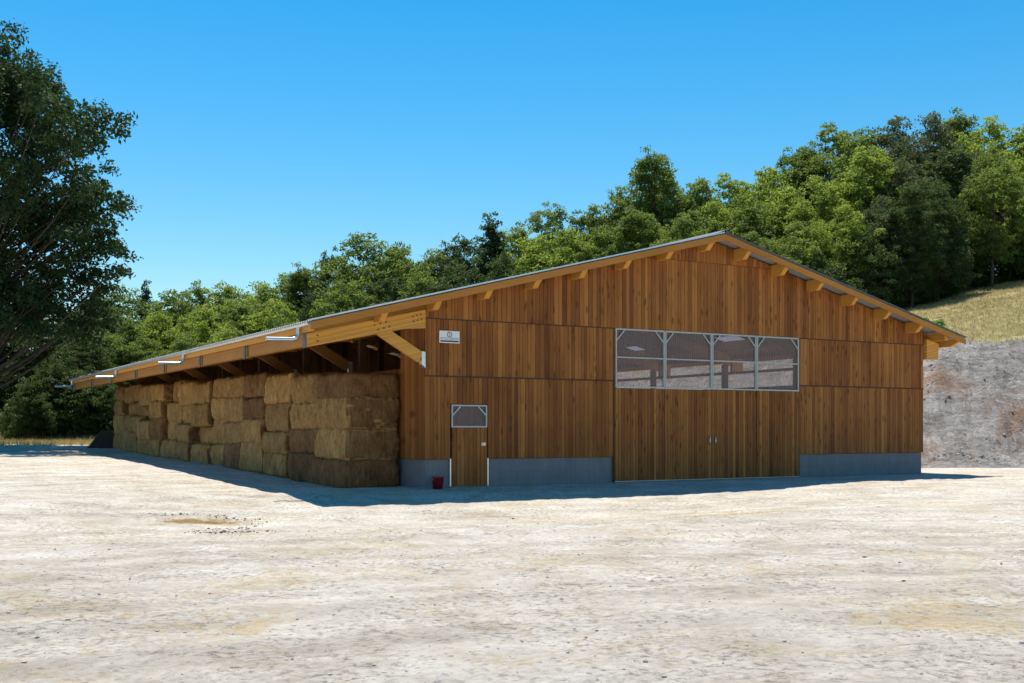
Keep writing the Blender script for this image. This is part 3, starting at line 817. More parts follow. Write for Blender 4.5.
mb = MB(); mb.box(DS0 - .028, DS0 + .012, -.05, .1, 0, 0.80); mb.build('door_frame', M['zinc'], barn); mb = MB(); mb.box(DS1 - .012, DS1 + .028, -.05, .1, 0, 0.80); mb.build('door_frame', M['zinc'], barn)
mb = MB(); mb.box(DS0, DS1, -.10, .15, -.3, .025); mb.build('door_sill', M['concrete'], barn)

# ---- maker's sign on the gable
sign = empty('company_sign', W(0.745, -0.07, 4.19), A)
tag(sign, 'small white rectangular company sign fixed high on the gable near its left corner', 'sign')
mb = MB(); mb.box(-.315, .315, -.022, 0.0, -.17, .17); mb.build('sign_board', M['white'], sign, bevel=.004)
mb = MB(); mb.box(-.285, .285, -.026, -.0225, -.142, -.098); mb.build('colour_band', M['ink'], sign)
def text_mesh(txt, size, x, z, y, parent, name):
    cu = bpy.data.curves.new(name, 'FONT'); cu.body = txt; cu.size = size; cu.align_x = 'CENTER'; cu.extrude = .0015; cu.space_character = 1.25
    tmp = bpy.data.objects.new(name, cu); COL.objects.link(tmp)
    dg = bpy.context.evaluated_depsgraph_get(); dg.update()
    me = bpy.data.meshes.new_from_object(tmp.evaluated_get(dg))
    bpy.data.objects.remove(tmp)
    me.transform(Matrix.Translation((x, y, z)) @ Matrix.Rotation(R(90), 4, 'X'))
    me.materials.clear()
    return link(name, me, M['ink'], parent)
text_mesh('SYSCOBOIS', .092, 0, -.078, -.0245, sign, 'lettering')
mb = MB()
n = 24; c = (0, .068); r0, r1 = .062, .080
for k in range(n):
    a0, a1 = 2 * math.pi * k / n, 2 * math.pi * (k + 1) / n
    q = lambda r, a, y: (c[0] + r * math.cos(a), y, c[1] + r * math.sin(a))
    mb.hexa([q(r0, a0, -.026), q(r1, a0, -.026), q(r1, a0, -.0225), q(r0, a0, -.0225), q(r0, a1, -.026), q(r1, a1, -.026), q(r1, a1, -.0225), q(r0, a1, -.0225)])
mb.build('emblem_ring', M['ink'], sign)
text_mesh('S', .125, 0, .025, -.0245, sign, 'emblem_letter')

# ------------------------------------------------------------------ straw bales along the eave
nr = np.random.default_rng(11)
def bale_mesh(L, D, H, seed):
    r = np.random.default_rng(seed)
    nx, ny, nz = 14, 28, 12       # local x = depth, y = length, z = height
    pts = {}; verts = []; faces = []
    ph = r.random((6, 3)) * 6.28
    def vid(i, j, k):
        key = (i, j, k)
        if key in pts: return pts[key]
        x, y, z = i / nx * 2 - 1, j / ny * 2 - 1, k / nz * 2 - 1
        p = np.array([x * D / 2, y * L / 2, z * H / 2])
        # rounded corners
        rad = np.array([.10, .15, .035])
        hl = np.array([D / 2, L / 2, H / 2])
        inner = np.clip(p, -hl + rad, hl - rad)
        d = p - inner; e_ = d / rad; n_ = np.linalg.norm(e_)
        if n_ > 1: p = inner + d / n_
        bulge = .05 * (1 - z * z) * np.array([np.sign(x) if abs(x) > .99 else 0, np.sign(y) if abs(y) > .99 else 0, 0])
        nn = sum(np.sin(p[0] * (5 + q) + ph[q, 0]) * np.sin(p[1] * (4.2 + 2.1 * q) + ph[q, 1]) * np.sin(p[2] * (4 + 1.4 * q) + ph[q, 2]) for q in range(5)) * .026
        nn += r.normal(0, .011)
        dirn = d / (np.linalg.norm(d) + 1e-9)
        # flake grooves run upright on the long face
        nn += .018 * np.sin(p[1] * 16 + ph[5, 0] + 1.5 * np.sin(p[2] * 3))
        p = p + bulge + dirn * nn
        pts[key] = len(verts); verts.append(p + np.array([0, 0, H / 2])); return pts[key]
    def quad(a, b_, c_, d_): faces.append((vid(*a), vid(*b_), vid(*c_), vid(*d_)))
    for i in range(nx):
        for j in range(ny):
            quad((i, j, 0), (i, j + 1, 0), (i + 1, j + 1, 0), (i + 1, j, 0)); quad((i, j, nz), (i + 1, j, nz), (i + 1, j + 1, nz), (i, j + 1, nz))
        for k in range(nz):
            quad((i, 0, k), (i + 1, 0, k), (i + 1, 0, k + 1), (i, 0, k + 1)); quad((i, ny, k), (i, ny, k + 1), (i + 1, ny, k + 1), (i + 1, ny, k))
    for j in range(ny):
        for k in range(nz):
            quad((0, j, k), (0, j, k + 1), (0, j + 1, k + 1), (0, j + 1, k)); quad((nx, j, k), (nx, j + 1, k), (nx, j + 1, k + 1), (nx, j, k + 1))
    verts = np.array(verts); faces = np.array(faces)
    # fuzz: short stalks lying on and sticking out of the faces
    nf = 2200
    fc = r.integers(0, len(faces), nf); q = verts[faces[fc]]
    w = r.random((nf, 4)); w /= w.sum(1, keepdims=True)
    p = (q * w[:, :, None]).sum(1)
    nrm = np.cross(q[:, 1] - q[:, 0], q[:, 3] - q[:, 0]); nrm /= np.linalg.norm(nrm, axis=1, keepdims=True) + 1e-9
    tg = r.normal(size=(nf, 3)); tg -= (tg * nrm).sum(1, keepdims=True) * nrm; tg /= np.linalg.norm(tg, axis=1, keepdims=True)
    d = tg + nrm * r.uniform(.02, .55, (nf, 1)); d /= np.linalg.norm(d, axis=1, keepdims=True)
    sd = np.cross(d, nrm); sd /= np.linalg.norm(sd, axis=1, keepdims=True) + 1e-9
    ln = r.uniform(.05, .14, (nf, 1)); wd = .0045
    a = p + nrm * .002; v4 = np.stack([a - sd * wd, a + sd * wd, a + d * ln + sd * wd * .6, a + d * ln - sd * wd * .6], 1).reshape(-1, 3)
    f4 = np.arange(nf * 4).reshape(-1, 4) + len(verts)
    return np.vstack([verts, v4]), np.vstack([faces, f4])
BV = []
for k in range(5):
    v_, f_ = bale_mesh(2.5, 1.62, 0.845, 40 + k)
    BV.append((v_, f_))
bmesh_cache = {}
def bale_data(k, red):
    if (k, red) not in bmesh_cache:
        v_, f_ = BV[k]
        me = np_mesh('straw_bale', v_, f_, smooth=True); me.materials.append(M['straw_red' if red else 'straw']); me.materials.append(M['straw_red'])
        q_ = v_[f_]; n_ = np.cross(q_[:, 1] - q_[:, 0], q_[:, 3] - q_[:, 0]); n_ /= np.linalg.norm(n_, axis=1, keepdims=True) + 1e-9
        me.polygons.foreach_set('material_index', ((np.abs(n_[:, 1]) > .8) & (np.abs(q_[:, :, 1]).min(1) > 1.05)).astype(np.int32))   # end faces take the darker reddish straw
        bmesh_cache[(k, red)] = me
    return bmesh_cache[(k, red)]
ORD = ['first', 'second', 'third', 'fourth', 'fifth', 'sixth', 'seventh', 'eighth', 'ninth', 'tenth', 'eleventh', 'twelfth', 'thirteenth', 'fourteenth']
LAY = ['bottom', 'second', 'third', 'topmost']
REDS = {(0, 3), (1, 1), (1, 0), (3, 3), (3, 2), (4, 0), (9, 1), (0, 0)}
for c_ in range(14):
    tc_ = 1.46 + 1.24 + c_ * 2.515 + (nr.normal(0, .07) if c_ else 0)
    cx_ = (nr.uniform(-.02, .34) if c_ > 4 else nr.uniform(-.03, .10)) if c_ else 0.0
    tilt = nr.normal(0, .022) if c_ else 0.0; cw = nr.uniform(.92, .985) if c_ else .97
    hs = nr.uniform(.80, 1.22, 4); hs[0] *= 1.1; hs *= 3.32 * nr.uniform(.97, 1.02) / hs.sum()
    z0 = gz(*(W(-.9, tc_).xy)) - .03
    for k in range(4):
        jx = cx_ + nr.normal(0, .025) - .03 * (3 - k) + (nr.uniform(.12, .45) if c_ > 4 and nr.random() < .18 else 0); jt = nr.normal(0, .035) if c_ else nr.normal(0, .02)
        red = (c_, k) in REDS
        o = bpy.data.objects.new('straw_bale', bale_data(int(nr.integers(0, 5)), red)); COL.objects.link(o)
        o.location = W(-0.84 + jx, tc_ + jt, z0 + float(hs[:k].sum()))
        o.rotation_euler = (nr.normal(0, .012), tilt + nr.normal(0, .014), A + nr.normal(0, .025) + (math.pi if nr.random() < .5 else 0))
        o.scale = (1 - .012 * k, cw * nr.uniform(.97, 1.015), hs[k] / .845 * 1.055)
        tone = 'reddish brown' if red else 'golden'
        pos = 'nearest the gable corner' if c_ == 0 else ('at the far end of the eave' if c_ == 13 else 'counted from the gable corner')
        col_ = 'column ' + pos if c_ in (0, 13) else ORD[c_] + ' column ' + pos
        tag(o, f'{tone} straw bale, {LAY[k]} in the {col_}', 'straw bale', 'straw bales stacked under the long eave')

# ------------------------------------------------------------------ small things by the barn
bp = W(0.22, -0.42, 0); bp.z = gz(bp.x, bp.y)
bk = empty('bucket', bp, 0.4)
tag(bk, 'small red plastic bucket standing in the shade against the concrete plinth', 'bucket')
mb = MB(); mb.lathe([(0, .01), (.125, .01), (.13, 0), (.17, .30), (.185, .30), (.185, .325), (.168, .325), (.128, .02), (0, .02)], n=28); mb.build('bucket_body', M['red'], bk, smooth=True)
mb = MB(); mb.tube([(.178 * math.cos(a), -.178 * abs(math.sin(a)) * .55, .30 - .12 * math.sin(a)) for a in [math.pi * k / 12 for k in range(13)]], .006, 6); mb.build('handle', M['steel'], bk, smooth=True)
# dark board leaning at the far end of the stack
p3 = W(-1.9, 36.9, 0); p3.z = gz(p3.x, p3.y)
mb = MB(); mb.hexa([(-.9, -.03, 0), (.75, -.03, 0), (.75, .03, 0), (-.9, .03, 0), (-.05, .25, 1.0), (.75, .25, 1.0), (.75, .31, 1.0), (-.05, .31, 1.0)])
o = mb.build('leaning_board', M['darkboard']); o.location = p3; o.rotation_euler = (0, 0, A)
tag(o, 'dark slanted board leaning at the far end of the bale stack', 'board')

# ------------------------------------------------------------------ loose stuff on the ground
def blades_mesh(name, P3, L, Wd, rngx, lay=True, tone=None):
    n_ = len(P3)
    ang = rngx.random(n_) * 2 * np.pi
    el = rngx.uniform(0.0, .35, n_) if lay else rngx.uniform(.7, 1.5, n_)
    d = np.column_stack([np.cos(ang) * np.cos(el), np.sin(ang) * np.cos(el), np.sin(el)])
    sd = np.column_stack([-np.sin(ang), np.cos(ang), np.zeros(n_)])
    ln = (L * rngx.uniform(.5, 1.2, n_))[:, None]; wd = Wd
    if lay: a = P3 - d * ln / 2 + [0, 0, .012]
    else: a = P3
    tip = a + d * ln
    v = np.stack([a - sd * wd, a + sd * wd, tip + sd * wd * .35, tip - sd * wd * .35], 1).reshape(-1, 3)
    if lay: v[:, 2] = np.maximum(v[:, 2], np.repeat(P3[:, 2], 4) + .004)
    t = np.repeat(rngx.random(n_) if tone is None else tone, 4)
    return np_mesh(name, v, np.arange(n_ * 4).reshape(-1, 4), {'tone': t})
def on_ground(xy):
    z = terrain(xy)[0]; return np.column_stack([xy, z])
r1 = np.random.default_rng(3)
pts = []
def patch(cx, cy, rx, ry, n_, rot=0.0):
    q = r1.normal(size=(n_, 2)) * [rx, ry]; c_, s_ = math.cos(rot), math.sin(rot)
    pts.append(np.column_stack([cx + q[:, 0] * c_ - q[:, 1] * s_, cy + q[:, 0] * s_ + q[:, 1] * c_]))
patch(-6.55, 24.2, .40, .16, 1500); patch(-6.9, 24.1, .3, .12, 700)
patch(3.3, 21.9, .42, .18, 800, .3); patch(4.5, 23.0, .7, .18, 900, .35); patch(2.8, 20.2, .6, .4, 130)
patch(-3.4, 14.6, .9, .5, 150); patch(-1.6, 14.3, .8, .5, 130); patch(2.4, 12.8, .9, .4, 200); patch(1.0, 15.5, 1.0, .6, 130)
patch(-1.0, 29.2, 2.5, .7, 240); patch(6.0, 18, 2.2, .8, 150)
q = np.column_stack([r1.uniform(-13, 15, 9000), r1.uniform(5.5, 34, 9000)]); q = q[vnoise(q[:, 0] * .5 + 9, q[:, 1] * .5) * .6 + vnoise(q[:, 0] * 1.7, q[:, 1] * 1.7 + 5) * .4 > .53]; pts.append(q)
xy = np.vstack(pts); q = xy - O; ss, tt = q @ U, q @ V
xy = xy[~((tt > -.3) & (ss > -2))]
tag(link('scattered_straw', blades_mesh('scattered_straw', on_ground(xy), .12, .0042, r1), M['straw_bits']), kind='stuff')

def rocks(name, xy, size, mat, seed, sink=.3):
    r = np.random.default_rng(seed)
    ico = np.array([(0, 0, 1), (.89, 0, .45), (.28, .85, .45), (-.72, .53, .45), (-.72, -.53, .45), (.28, -.85, .45), (.72, .53, -.45), (-.28, .85, -.45), (-.89, 0, -.45), (-.28, -.85, -.45), (.72, -.53, -.45), (0, 0, -1)])
    fi = np.array([(0, 1, 2), (0, 2, 3), (0, 3, 4), (0, 4, 5), (0, 5, 1), (1, 6, 2), (2, 7, 3), (3, 8, 4), (4, 9, 5), (5, 10, 1), (2, 6, 7), (3, 7, 8), (4, 8, 9), (5, 9, 10), (1, 10, 6), (6, 11, 7), (7, 11, 8), (8, 11, 9), (9, 11, 10), (10, 11, 6)])
    n_ = len(xy); P3 = on_ground(xy)
    sc = size(r, n_)[:, None, None] * r.uniform(.6, 1.3, (n_, 1, 3)) * np.array([1.15, 1, .7])
    jit = 1 + r.normal(0, .18, (n_, 12, 1))
    a = r.random(n_) * 6.28; ca, sa = np.cos(a)[:, None], np.sin(a)[:, None]
    v = ico[None] * jit * sc
    v = np.stack([v[..., 0] * ca - v[..., 1] * sa, v[..., 0] * sa + v[..., 1] * ca, v[..., 2]], -1)
    v = v + P3[:, None, :]; v[..., 2] += sc[:, :, 2] * sink
    f = (fi[None] + (np.arange(n_) * 12)[:, None, None]).reshape(-1, 3)
    return tag(link(name, np_mesh(name, v.reshape(-1, 3), f, {'tone': np.repeat(r.random(n_), 12)}), mat), kind='stuff')
r2 = np.random.default_rng(9)
qa = np.column_stack([r2.uniform(-14, 18, 11000), 5.5 + 32 * r2.random(11000) ** 1.25]); q = qa - O; qa = qa[~((q @ V > -.4) & (q @ U > -2.2))]
rocks('gravel', qa, lambda r, n_: .005 + .013 * r.random(n_) ** 5, M['stone'], 1)
ring = np.vstack([np.column_stack([-7.0 + 1.5 * np.cos(a) * 1.0 + r2.normal(0, .18, 260), 24.0 + 1.05 * np.sin(a) + r2.normal(0, .14, 260)]) for a in [np.linspace(-1.0, 2.3, 260)]] + [np.column_stack([r2.normal(-5.6, .42, 220), r2.normal(22.5, .16, 220)]), np.column_stack([r2.uniform(-12, 14, 30), r2.uniform(6, 32, 30)])])
q = ring - O; ring = ring[~((q @ V > -.4) & (q @ U > -2.2))]
rocks('dirt_clods', ring, lambda r, n_: .008 + .020 * r.random(n_) ** 4, M['clod'], 2)
rb = np.column_stack([r2.uniform(14, 34, 16000), r2.uniform(44, 64, 16000)]); dd = sdist(rb)
rb = rb[:5000]; dd = dd[:5000]
rb = rb[(dd > -.2 - .5 * r2.random(5000) ** 3) & (dd < 9.2)]
toe = np.column_stack([r2.uniform(15, 40, 14000), r2.uniform(42, 52, 14000)]); td = sdist(toe); toe = toe[(td > -.55 + .5 * r2.random(14000)) & (td < .9)]
rb = np.vstack([rb, toe])
rocks('rubble', rb, lambda r, n_: .018 + .05 * r.random(n_) ** 5, M['stone'], 3, .15)
# dry grass
def grass(name, xlo, xhi, ylo, yhi, n_, cond, L, seed, mat='dry_grass'):
    r = np.random.default_rng(seed); xy = np.column_stack([r.uniform(xlo, xhi, n_), r.uniform(ylo, yhi, n_)])
    xy = xy[cond(xy, r)]; base = on_ground(xy)
    P3 = np.repeat(base, 4, 0) + np.column_stack([r.normal(0, .05, (len(xy) * 4, 2)), np.zeros(len(xy) * 4)])
    return tag(link(name, blades_mesh(name, P3, L, .012, r, False, np.repeat(.2 + .8 * vnoise(xy[:, 0] * .4, xy[:, 1] * .4), 4)), M[mat]), kind='stuff')
grass('dry_grass', 14, 46, 50, 92, 30000, lambda xy, r: (sdist(xy) > 8.6 + .6 * r.normal(size=len(xy))), .15, 21)
grass('grass', -36, -17.5, 55, 76, 9000, lambda xy, r: (sdist(xy) > -5.5 + 1.2 * r.normal(size=len(xy))), .28, 22)

# ------------------------------------------------------------------ trees
def leaves_np(C, Nrm, size, r, aspect=.55):
    """rhombic leaves: centres, normals"""
    n_ = len(C)
    t = r.normal(size=(n_, 3)); t -= (t * Nrm).sum(1, keepdims=True) * Nrm
    t /= np.linalg.norm(t, axis=1, keepdims=True) + 1e-9
    b_ = np.cross(Nrm, t)
    L = (size * r.uniform(.65, 1.3, n_))[:, None] * .5; Wd = L * aspect
    fold = Nrm * L * .18
    v = np.stack([C - t * L, C + b_ * Wd - fold * 0 + fold, C + t * L, C - b_ * Wd + fold], 1)
    return v.reshape(-1, 3)
def make_tree(seed, H, Rd, low, nclump, nleaf, leaf, shape, rc=(1.0, 1.6), trunk_r=.18, lobes=.28, lean=(0, 0)):
    """returns trunk mesh builder + crown verts. crown spans low*H .. H with max radius Rd"""
    r = np.random.default_rng(seed)
    def env(f):
        if shape == 'round': return np.sin(np.pi * np.clip(.10 + .88 * f, 0, 1)) ** .62
        if shape == 'cone': return np.clip(1.02 - f, 0, 1) ** .75 * np.clip(f * 6 + .35, 0, 1)
        if shape == 'column': return np.sin(np.pi * np.clip(.16 + .80 * f, 0, 1)) ** .45
        return np.sin(np.pi * np.clip(.22 + .76 * f, 0, 1)) ** .7     # 'bush' wide at the bottom
    la = r.random(5) * 6.28; lk = r.integers(1, 5, 5); lf = r.uniform(2, 8, 5)
    cs = []
    tries = 0
    while len(cs) < nclump and tries < nclump * 40:
        tries += 1
        f = r.random(); a = r.random() * 2 * np.pi
        e = env(f) * Rd * (1 + lobes * sum(np.sin(lk[q] * a + la[q] + lf[q] * f) for q in range(5)) / 2.2)
        if r.random() > (e / Rd) ** 1.0 + .12: continue
        u = r.uniform(.18, 1.0) ** .55
        rad = max(.0, e - rc[0] * .5) * u
        cz = low * H + f * (H - low * H - rc[0] * .6)
        k = np.array([np.cos(a) * rad + lean[0] * f, np.sin(a) * rad + lean[1] * f, cz])
        if all(np.linalg.norm(k - q_) > rc[0] * .55 for q_ in cs): cs.append(k)
    Vv, T = [], []
    for k in cs:
        rr = r.uniform(*rc); n_ = int(nleaf * (rr / rc[1]) ** 2 * r.uniform(.7, 1.15))
        d = r.normal(size=(n_, 3)); d /= np.linalg.norm(d, axis=1, keepdims=True)
        d[:, 2] = np.where(d[:, 2] < -.35, -d[:, 2] * .6, d[:, 2])
        # a clump is several sprays, not one ball
        ns = 7; sp = r.normal(size=(ns, 3)); sp /= np.linalg.norm(sp, axis=1, keepdims=True); sp *= rr * r.uniform(.35, .95, (ns, 1)); sp[:, 2] *= 1.2; sp[:, :2] *= .9
        which = r.integers(0, ns, n_)
        p = k + sp[which] + d * (rr * .46 * r.random((n_, 1)) ** .40) * np.array([1, 1, .9])
        out = p - np.array([0, 0, low * H + .4 * (H - low * H)]); out /= np.linalg.norm(out, axis=1, keepdims=True) + 1e-9
        nn = d * .5 + out * .3 + np.array([0, 0, .2]) + r.normal(size=(n_, 3)) * .7
        nn /= np.linalg.norm(nn, axis=1, keepdims=True)
        Vv.append(leaves_np(p, nn, leaf, r)); base = r.uniform(.1, .85)
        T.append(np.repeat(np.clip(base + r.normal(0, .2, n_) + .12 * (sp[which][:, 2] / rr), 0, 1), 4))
    Vv = np.vstack(Vv); T = np.concatenate(T)
    crown = np_mesh('crown', Vv, np.arange(len(Vv)).reshape(-1, 4), {'tone': T})
    mb = MB()
    bend = r.normal(0, .25, (4, 2)); tp = []
    for i in range(8):
        g = i / 7; tp.append(Vector((lean[0] * g + bend[0, 0] * math.sin(3 * g) * g, lean[1] * g + bend[0, 1] * math.sin(3 * g) * g, -.3 + g * H * .9)))
    mb.tube(tp, [trunk_r * (1.25 if i == 0 else 1) * (1 - .88 * i / 7) for i in range(8)], 8)
    for k in cs:
        k = Vector(k); hz = max(.12 * H, k.z - .55 * math.hypot(k.x, k.y) - .3 * r.random() * H * .3)
        g = min(.98, max(0, (hz + .3) / (H * .9))); i0 = min(6, int(g * 7)); fr = g * 7 - i0
        st = tp[i0].lerp(tp[i0 + 1], fr); mid = st.lerp(k, .5) + Vector((0, 0, -.12 * (k - st).length))
        rad0 = max(.02, trunk_r * (1 - .88 * g) * .38)
        bz = [(1 - q) ** 2 * st + 2 * (1 - q) * q * mid + q * q * k for q in (0, .25, .5, .75, 1)]
        mb.tube(bz, [rad0, rad0 * .8, rad0 * .6, rad0 * .4, rad0 * .18], 5, cap=False)
    return mb.mesh('trunk', True), crown
# prototypes: name -> (trunk mesh, crown mesh, H, R)
PROTO = {}
def proto(key, seed, H, Rd, low, nc, nl, leaf, shape, **kw):
    PROTO[key] = make_tree(seed, H, Rd, low, nc, nl, leaf, shape, **kw) + (H, Rd)
proto('roundA', 1, 13, 4.6, .06, 105, 461, 0.260, 'round', rc=(1.0, 1.6))
proto('roundB', 2, 13, 4.3, .08, 98, 448, 0.260, 'round', lobes=.34, rc=(.9, 1.5))
proto('tallA', 3, 16, 3.5, .10, 115, 420, 0.260, 'column', lobes=.30, rc=(.9, 1.4))
proto('tallB', 4, 16, 4.2, .14, 115, 420, 0.269, 'round', lobes=.38, rc=(.9, 1.5))
proto('coneA', 5, 15, 3.6, .05, 115, 420, 0.235, 'cone', rc=(.7, 1.15))
proto('bushA', 6, 7, 3.8, .0, 72, 448, 0.244, 'bush', rc=(.9, 1.3))
proto('openA', 7, 16, 4.4, .26, 80, 406, 0.260, 'round', lobes=.36, rc=(.8, 1.4))
proto('roundC', 8, 14, 5.2, .02, 135, 448, 0.260, 'round', lobes=.24, rc=(1.0, 1.6))
mesh_cache = {}
def tree_meshes(key, leafmat):
    if (key, leafmat) not in mesh_cache:
        tr, cr = PROTO[key][0], PROTO[key][1]
        if not tr.materials: tr.materials.append(M['bark'])
        c2 = cr.copy(); c2.materials.clear(); c2.materials.append(M[leafmat])
        mesh_cache[(key, leafmat)] = (tr, c2)
    return mesh_cache[(key, leafmat)]
NAMES = {'cone': 'conical_tree', 'bush': 'shrub'}
TONES = {'leaf_bright': 'bright green', 'leaf_mid': 'mid green', 'leaf_dark': 'dark green', 'leaf_grey': 'pale-flowering'}
SHAPES = {'roundA': 'round-crowned', 'roundB': 'uneven round-crowned', 'roundC': 'broad-crowned', 'tallA': 'tall narrow', 'tallB': 'tall loose-crowned', 'coneA': 'pointed', 'bushA': 'low bushy', 'openA': 'open-branched'}
placed = []
def put_tree(px, top, Y, key, lm, wide=1.0):
    """px, top: where crown centre and tip lie as bearings from the yard; Y distance"""
    X = (px - 512) / 1133 * Y; ztop = 1.6 + (430 - top) * Y / 1133
    z = gz(X, Y) - .15; H, Rd = PROTO[key][2], PROTO[key][3]
    k = (ztop - z) / (H * 1.015)
    root = empty(NAMES.get(key[:4], 'tree'), (X, Y, z), (px * 1.37 + top) % 6.28)
    kx = min(1.6, max(.6, k ** .6)) * wide
    root.scale = (kx, kx, k)
    tr, cr = tree_meshes(key, lm)
    for nm, me in (('trunk', tr), ('crown', cr)):
        o = bpy.data.objects.new(nm, me); COL.objects.link(o); o.parent = root
    placed.append((root, px, top, Y, key, lm))
    return root
B_, M_, D_, G_ = 'leaf_bright', 'leaf_mid', 'leaf_dark', 'leaf_grey'
TREES = [
 # skyline row
 (96, 296, 104, 'roundA', D_, 1.0), (118, 286, 110, 'roundB', M_, 1.0), (146, 279, 112, 'coneA', D_, .7), (170, 290, 104, 'roundB', M_, 1), (192, 282, 108, 'openA', M_, .9),
 (226, 283, 108, 'roundA', B_, 1), (258, 282, 106, 'roundC', B_, .9), (286, 274, 106, 'roundB', M_, 1), (306, 268, 104, 'tallA', M_, .9), (329, 250, 104, 'openA', D_, .55),
 (365, 234, 102, 'roundC', M_, 1.15), (398, 244, 106, 'roundA', M_, 1.0), (432, 250, 104, 'roundB', M_, 1.0), (462, 236, 104, 'roundA', D_, .9), (491, 212, 100, 'coneA', D_, 1.2),
 (520, 228, 108, 'roundB', B_, 1), (548, 203, 108, 'openA', M_, 1.0), (590, 204, 106, 'tallB', M_, .9), (622, 186, 106, 'roundB', M_, .9), (655, 154, 102, 'tallA', M_, .95), (664, 170, 106, 'tallB', M_, .8),
 (700, 178, 108, 'roundA', M_, .9), (732, 170, 108, 'tallB', B_, 1), (768, 167, 104, 'roundA', B_, 1), (800, 146, 106, 'tallA', M_, .9), (838, 119, 104, 'tallB', M_, 1.0), (862, 130, 100, 'roundB', M_, 1.0),
 (896, 117, 102, 'tallB', G_, 1.0), (930, 114, 98, 'roundC', G_, .8), (958, 116, 106, 'tallA', M_, 1), (985, 118, 100, 'openA', B_, 1.0), (1018, 122, 98, 'tallB', B_, 1.0), (1052, 116, 98, 'roundA', M_, 1), (1090, 118, 98, 'tallB', M_, 1),
 # middle row
 (80, 310, 94, 'roundC', D_, 1), (126, 318, 92, 'roundC', M_, .9), (160, 312, 94, 'roundA', B_, .9), (200, 306, 92, 'roundC', B_, .9), (240, 302, 94, 'roundA', M_, 1), (272, 300, 92, 'roundB', B_, 1),
 (318, 292, 94, 'roundC', D_, .8), (348, 280, 92, 'roundB', M_, 1), (388, 278, 94, 'roundA', D_, 1), (424, 272, 94, 'roundC', M_, .9), (456, 262, 92, 'roundA', D_, .9), (506, 252, 94, 'roundC', D_, .8),
 (536, 238, 96, 'roundB', B_, 1), (566, 228, 94, 'roundA', B_, 1), (604, 226, 94, 'roundC', M_, .9), (640, 212, 94, 'tallA', M_, 1), (684, 208, 92, 'tallB', M_, .9), (714, 202, 94, 'roundC', B_, .8),
 (748, 196, 92, 'roundB', M_, 1), (786, 186, 94, 'roundA', B_, 1), (822, 172, 90, 'tallB', B_, .9), (868, 148, 90, 'tallA', B_, 1.0), (905, 158, 90, 'roundC', G_, .9), (948, 150, 92, 'tallA', D_, 1.1), (1010, 160, 92, 'openA', B_, 1),
 # front edge above the meadow and behind the roof
 (845, 205, 82, 'roundC', B_, .8), (880, 196, 84, 'roundC', G_, .75), (912, 178, 82, 'tallB', D_, .9), (938, 182, 84, 'roundC', D_, .8), (800, 222, 84, 'roundC', M_, .85), (752, 232, 86, 'roundC', M_, .85),
 (862, 232, 81, 'bushA', D_, .85), (896, 236, 84, 'bushA', D_, .8), (928, 238, 87, 'bushA', D_, .75), (960, 200, 90, 'roundA', D_, .7), (992, 150, 87, 'openA', M_, .95), (1046, 170, 90, 'roundB', M_, 1.0), (1100, 190, 90, 'roundC', M_, 1),
 (824, 256, 80, 'bushA', D_, .9), (780, 258, 82, 'roundA', D_, .9), (700, 240, 86, 'roundC', D_, .9), (660, 240, 86, 'roundB', M_, .9),
  (958, 226, 97, 'roundC', M_, 1.0), (1000, 222, 99, 'roundC', B_, 1.0), (1042, 216, 99, 'roundC', M_, 1.0), (1020, 205, 106, 'roundA', M_, 1.1),
 # dark wood beyond the far end of the barn
 (20, 300, 88, 'roundC', D_, 1), (52, 308, 84, 'roundC', D_, 1), (84, 330, 80, 'roundC', D_, .9), (112, 335, 84, 'roundA', M_, .9), (145, 338, 84, 'roundC', M_, .9), (186, 334, 84, 'roundC', M_, .8), (228, 326, 86, 'roundA', B_, 1), (285, 318, 88, 'roundC', M_, .8),
 (-30, 290, 84, 'roundC', D_, 1), (-90, 280, 84, 'tallB', D_, 1), (60, 362, 76, 'bushA', D_, .9), (94, 372, 77, 'bushA', D_, .8), (34, 380, 74, 'bushA', D_, .8),
]
for a in TREES: put_tree(*a)
# --- labels: tone, shape and where it stands
def region(px, Y):
    for lim, txt in ((0, 'left of the frame'), (40, 'behind the big ash'), (105, 'beyond the far eave end'), (170, 'above the far roof end'), (235, 'above the far roof quarter'),
                     (300, 'above the mid eave'), (350, 'above the front eave corner'), (420, 'above the first brace'), (480, 'above the side door'), (560, 'between side door and gate'),
                     (640, 'above the left gate half'), (740, 'behind the ridge'), (800, 'just right of the ridge'), (860, 'above the right roof half'), (915, 'above the right roof end'),
                     (965, 'by the meadow edge'), (1024, 'at the right photo edge')):
        if px < lim: return txt
    return 'right of the frame'
groups = {}
for p in placed:
    row = 'on skyline' if p[3] >= 97 else ('mid-wood' if p[3] >= 90 else 'in front row')
    t = f'{TONES[p[5]]} {SHAPES[p[4]]} {"shrub" if p[4].startswith("bush") else "tree"} {row},'
    groups.setdefault((t, region(p[1], p[3])), []).append(p)
for (t, rg), ps in groups.items():
    ps.sort(key=lambda p: p[1])
    for i, p in enumerate(ps):
        pre = ''
        if len(ps) == 2: pre = ('left-hand ', 'right-hand ')[i]
        elif len(ps) > 2: pre = f'{ORD[i]} from left '
        tag(p[0], f'{pre}{t} {rg}', 'shrub' if p[4].startswith('bush') else 'tree', 'trees of the wooded hillside')

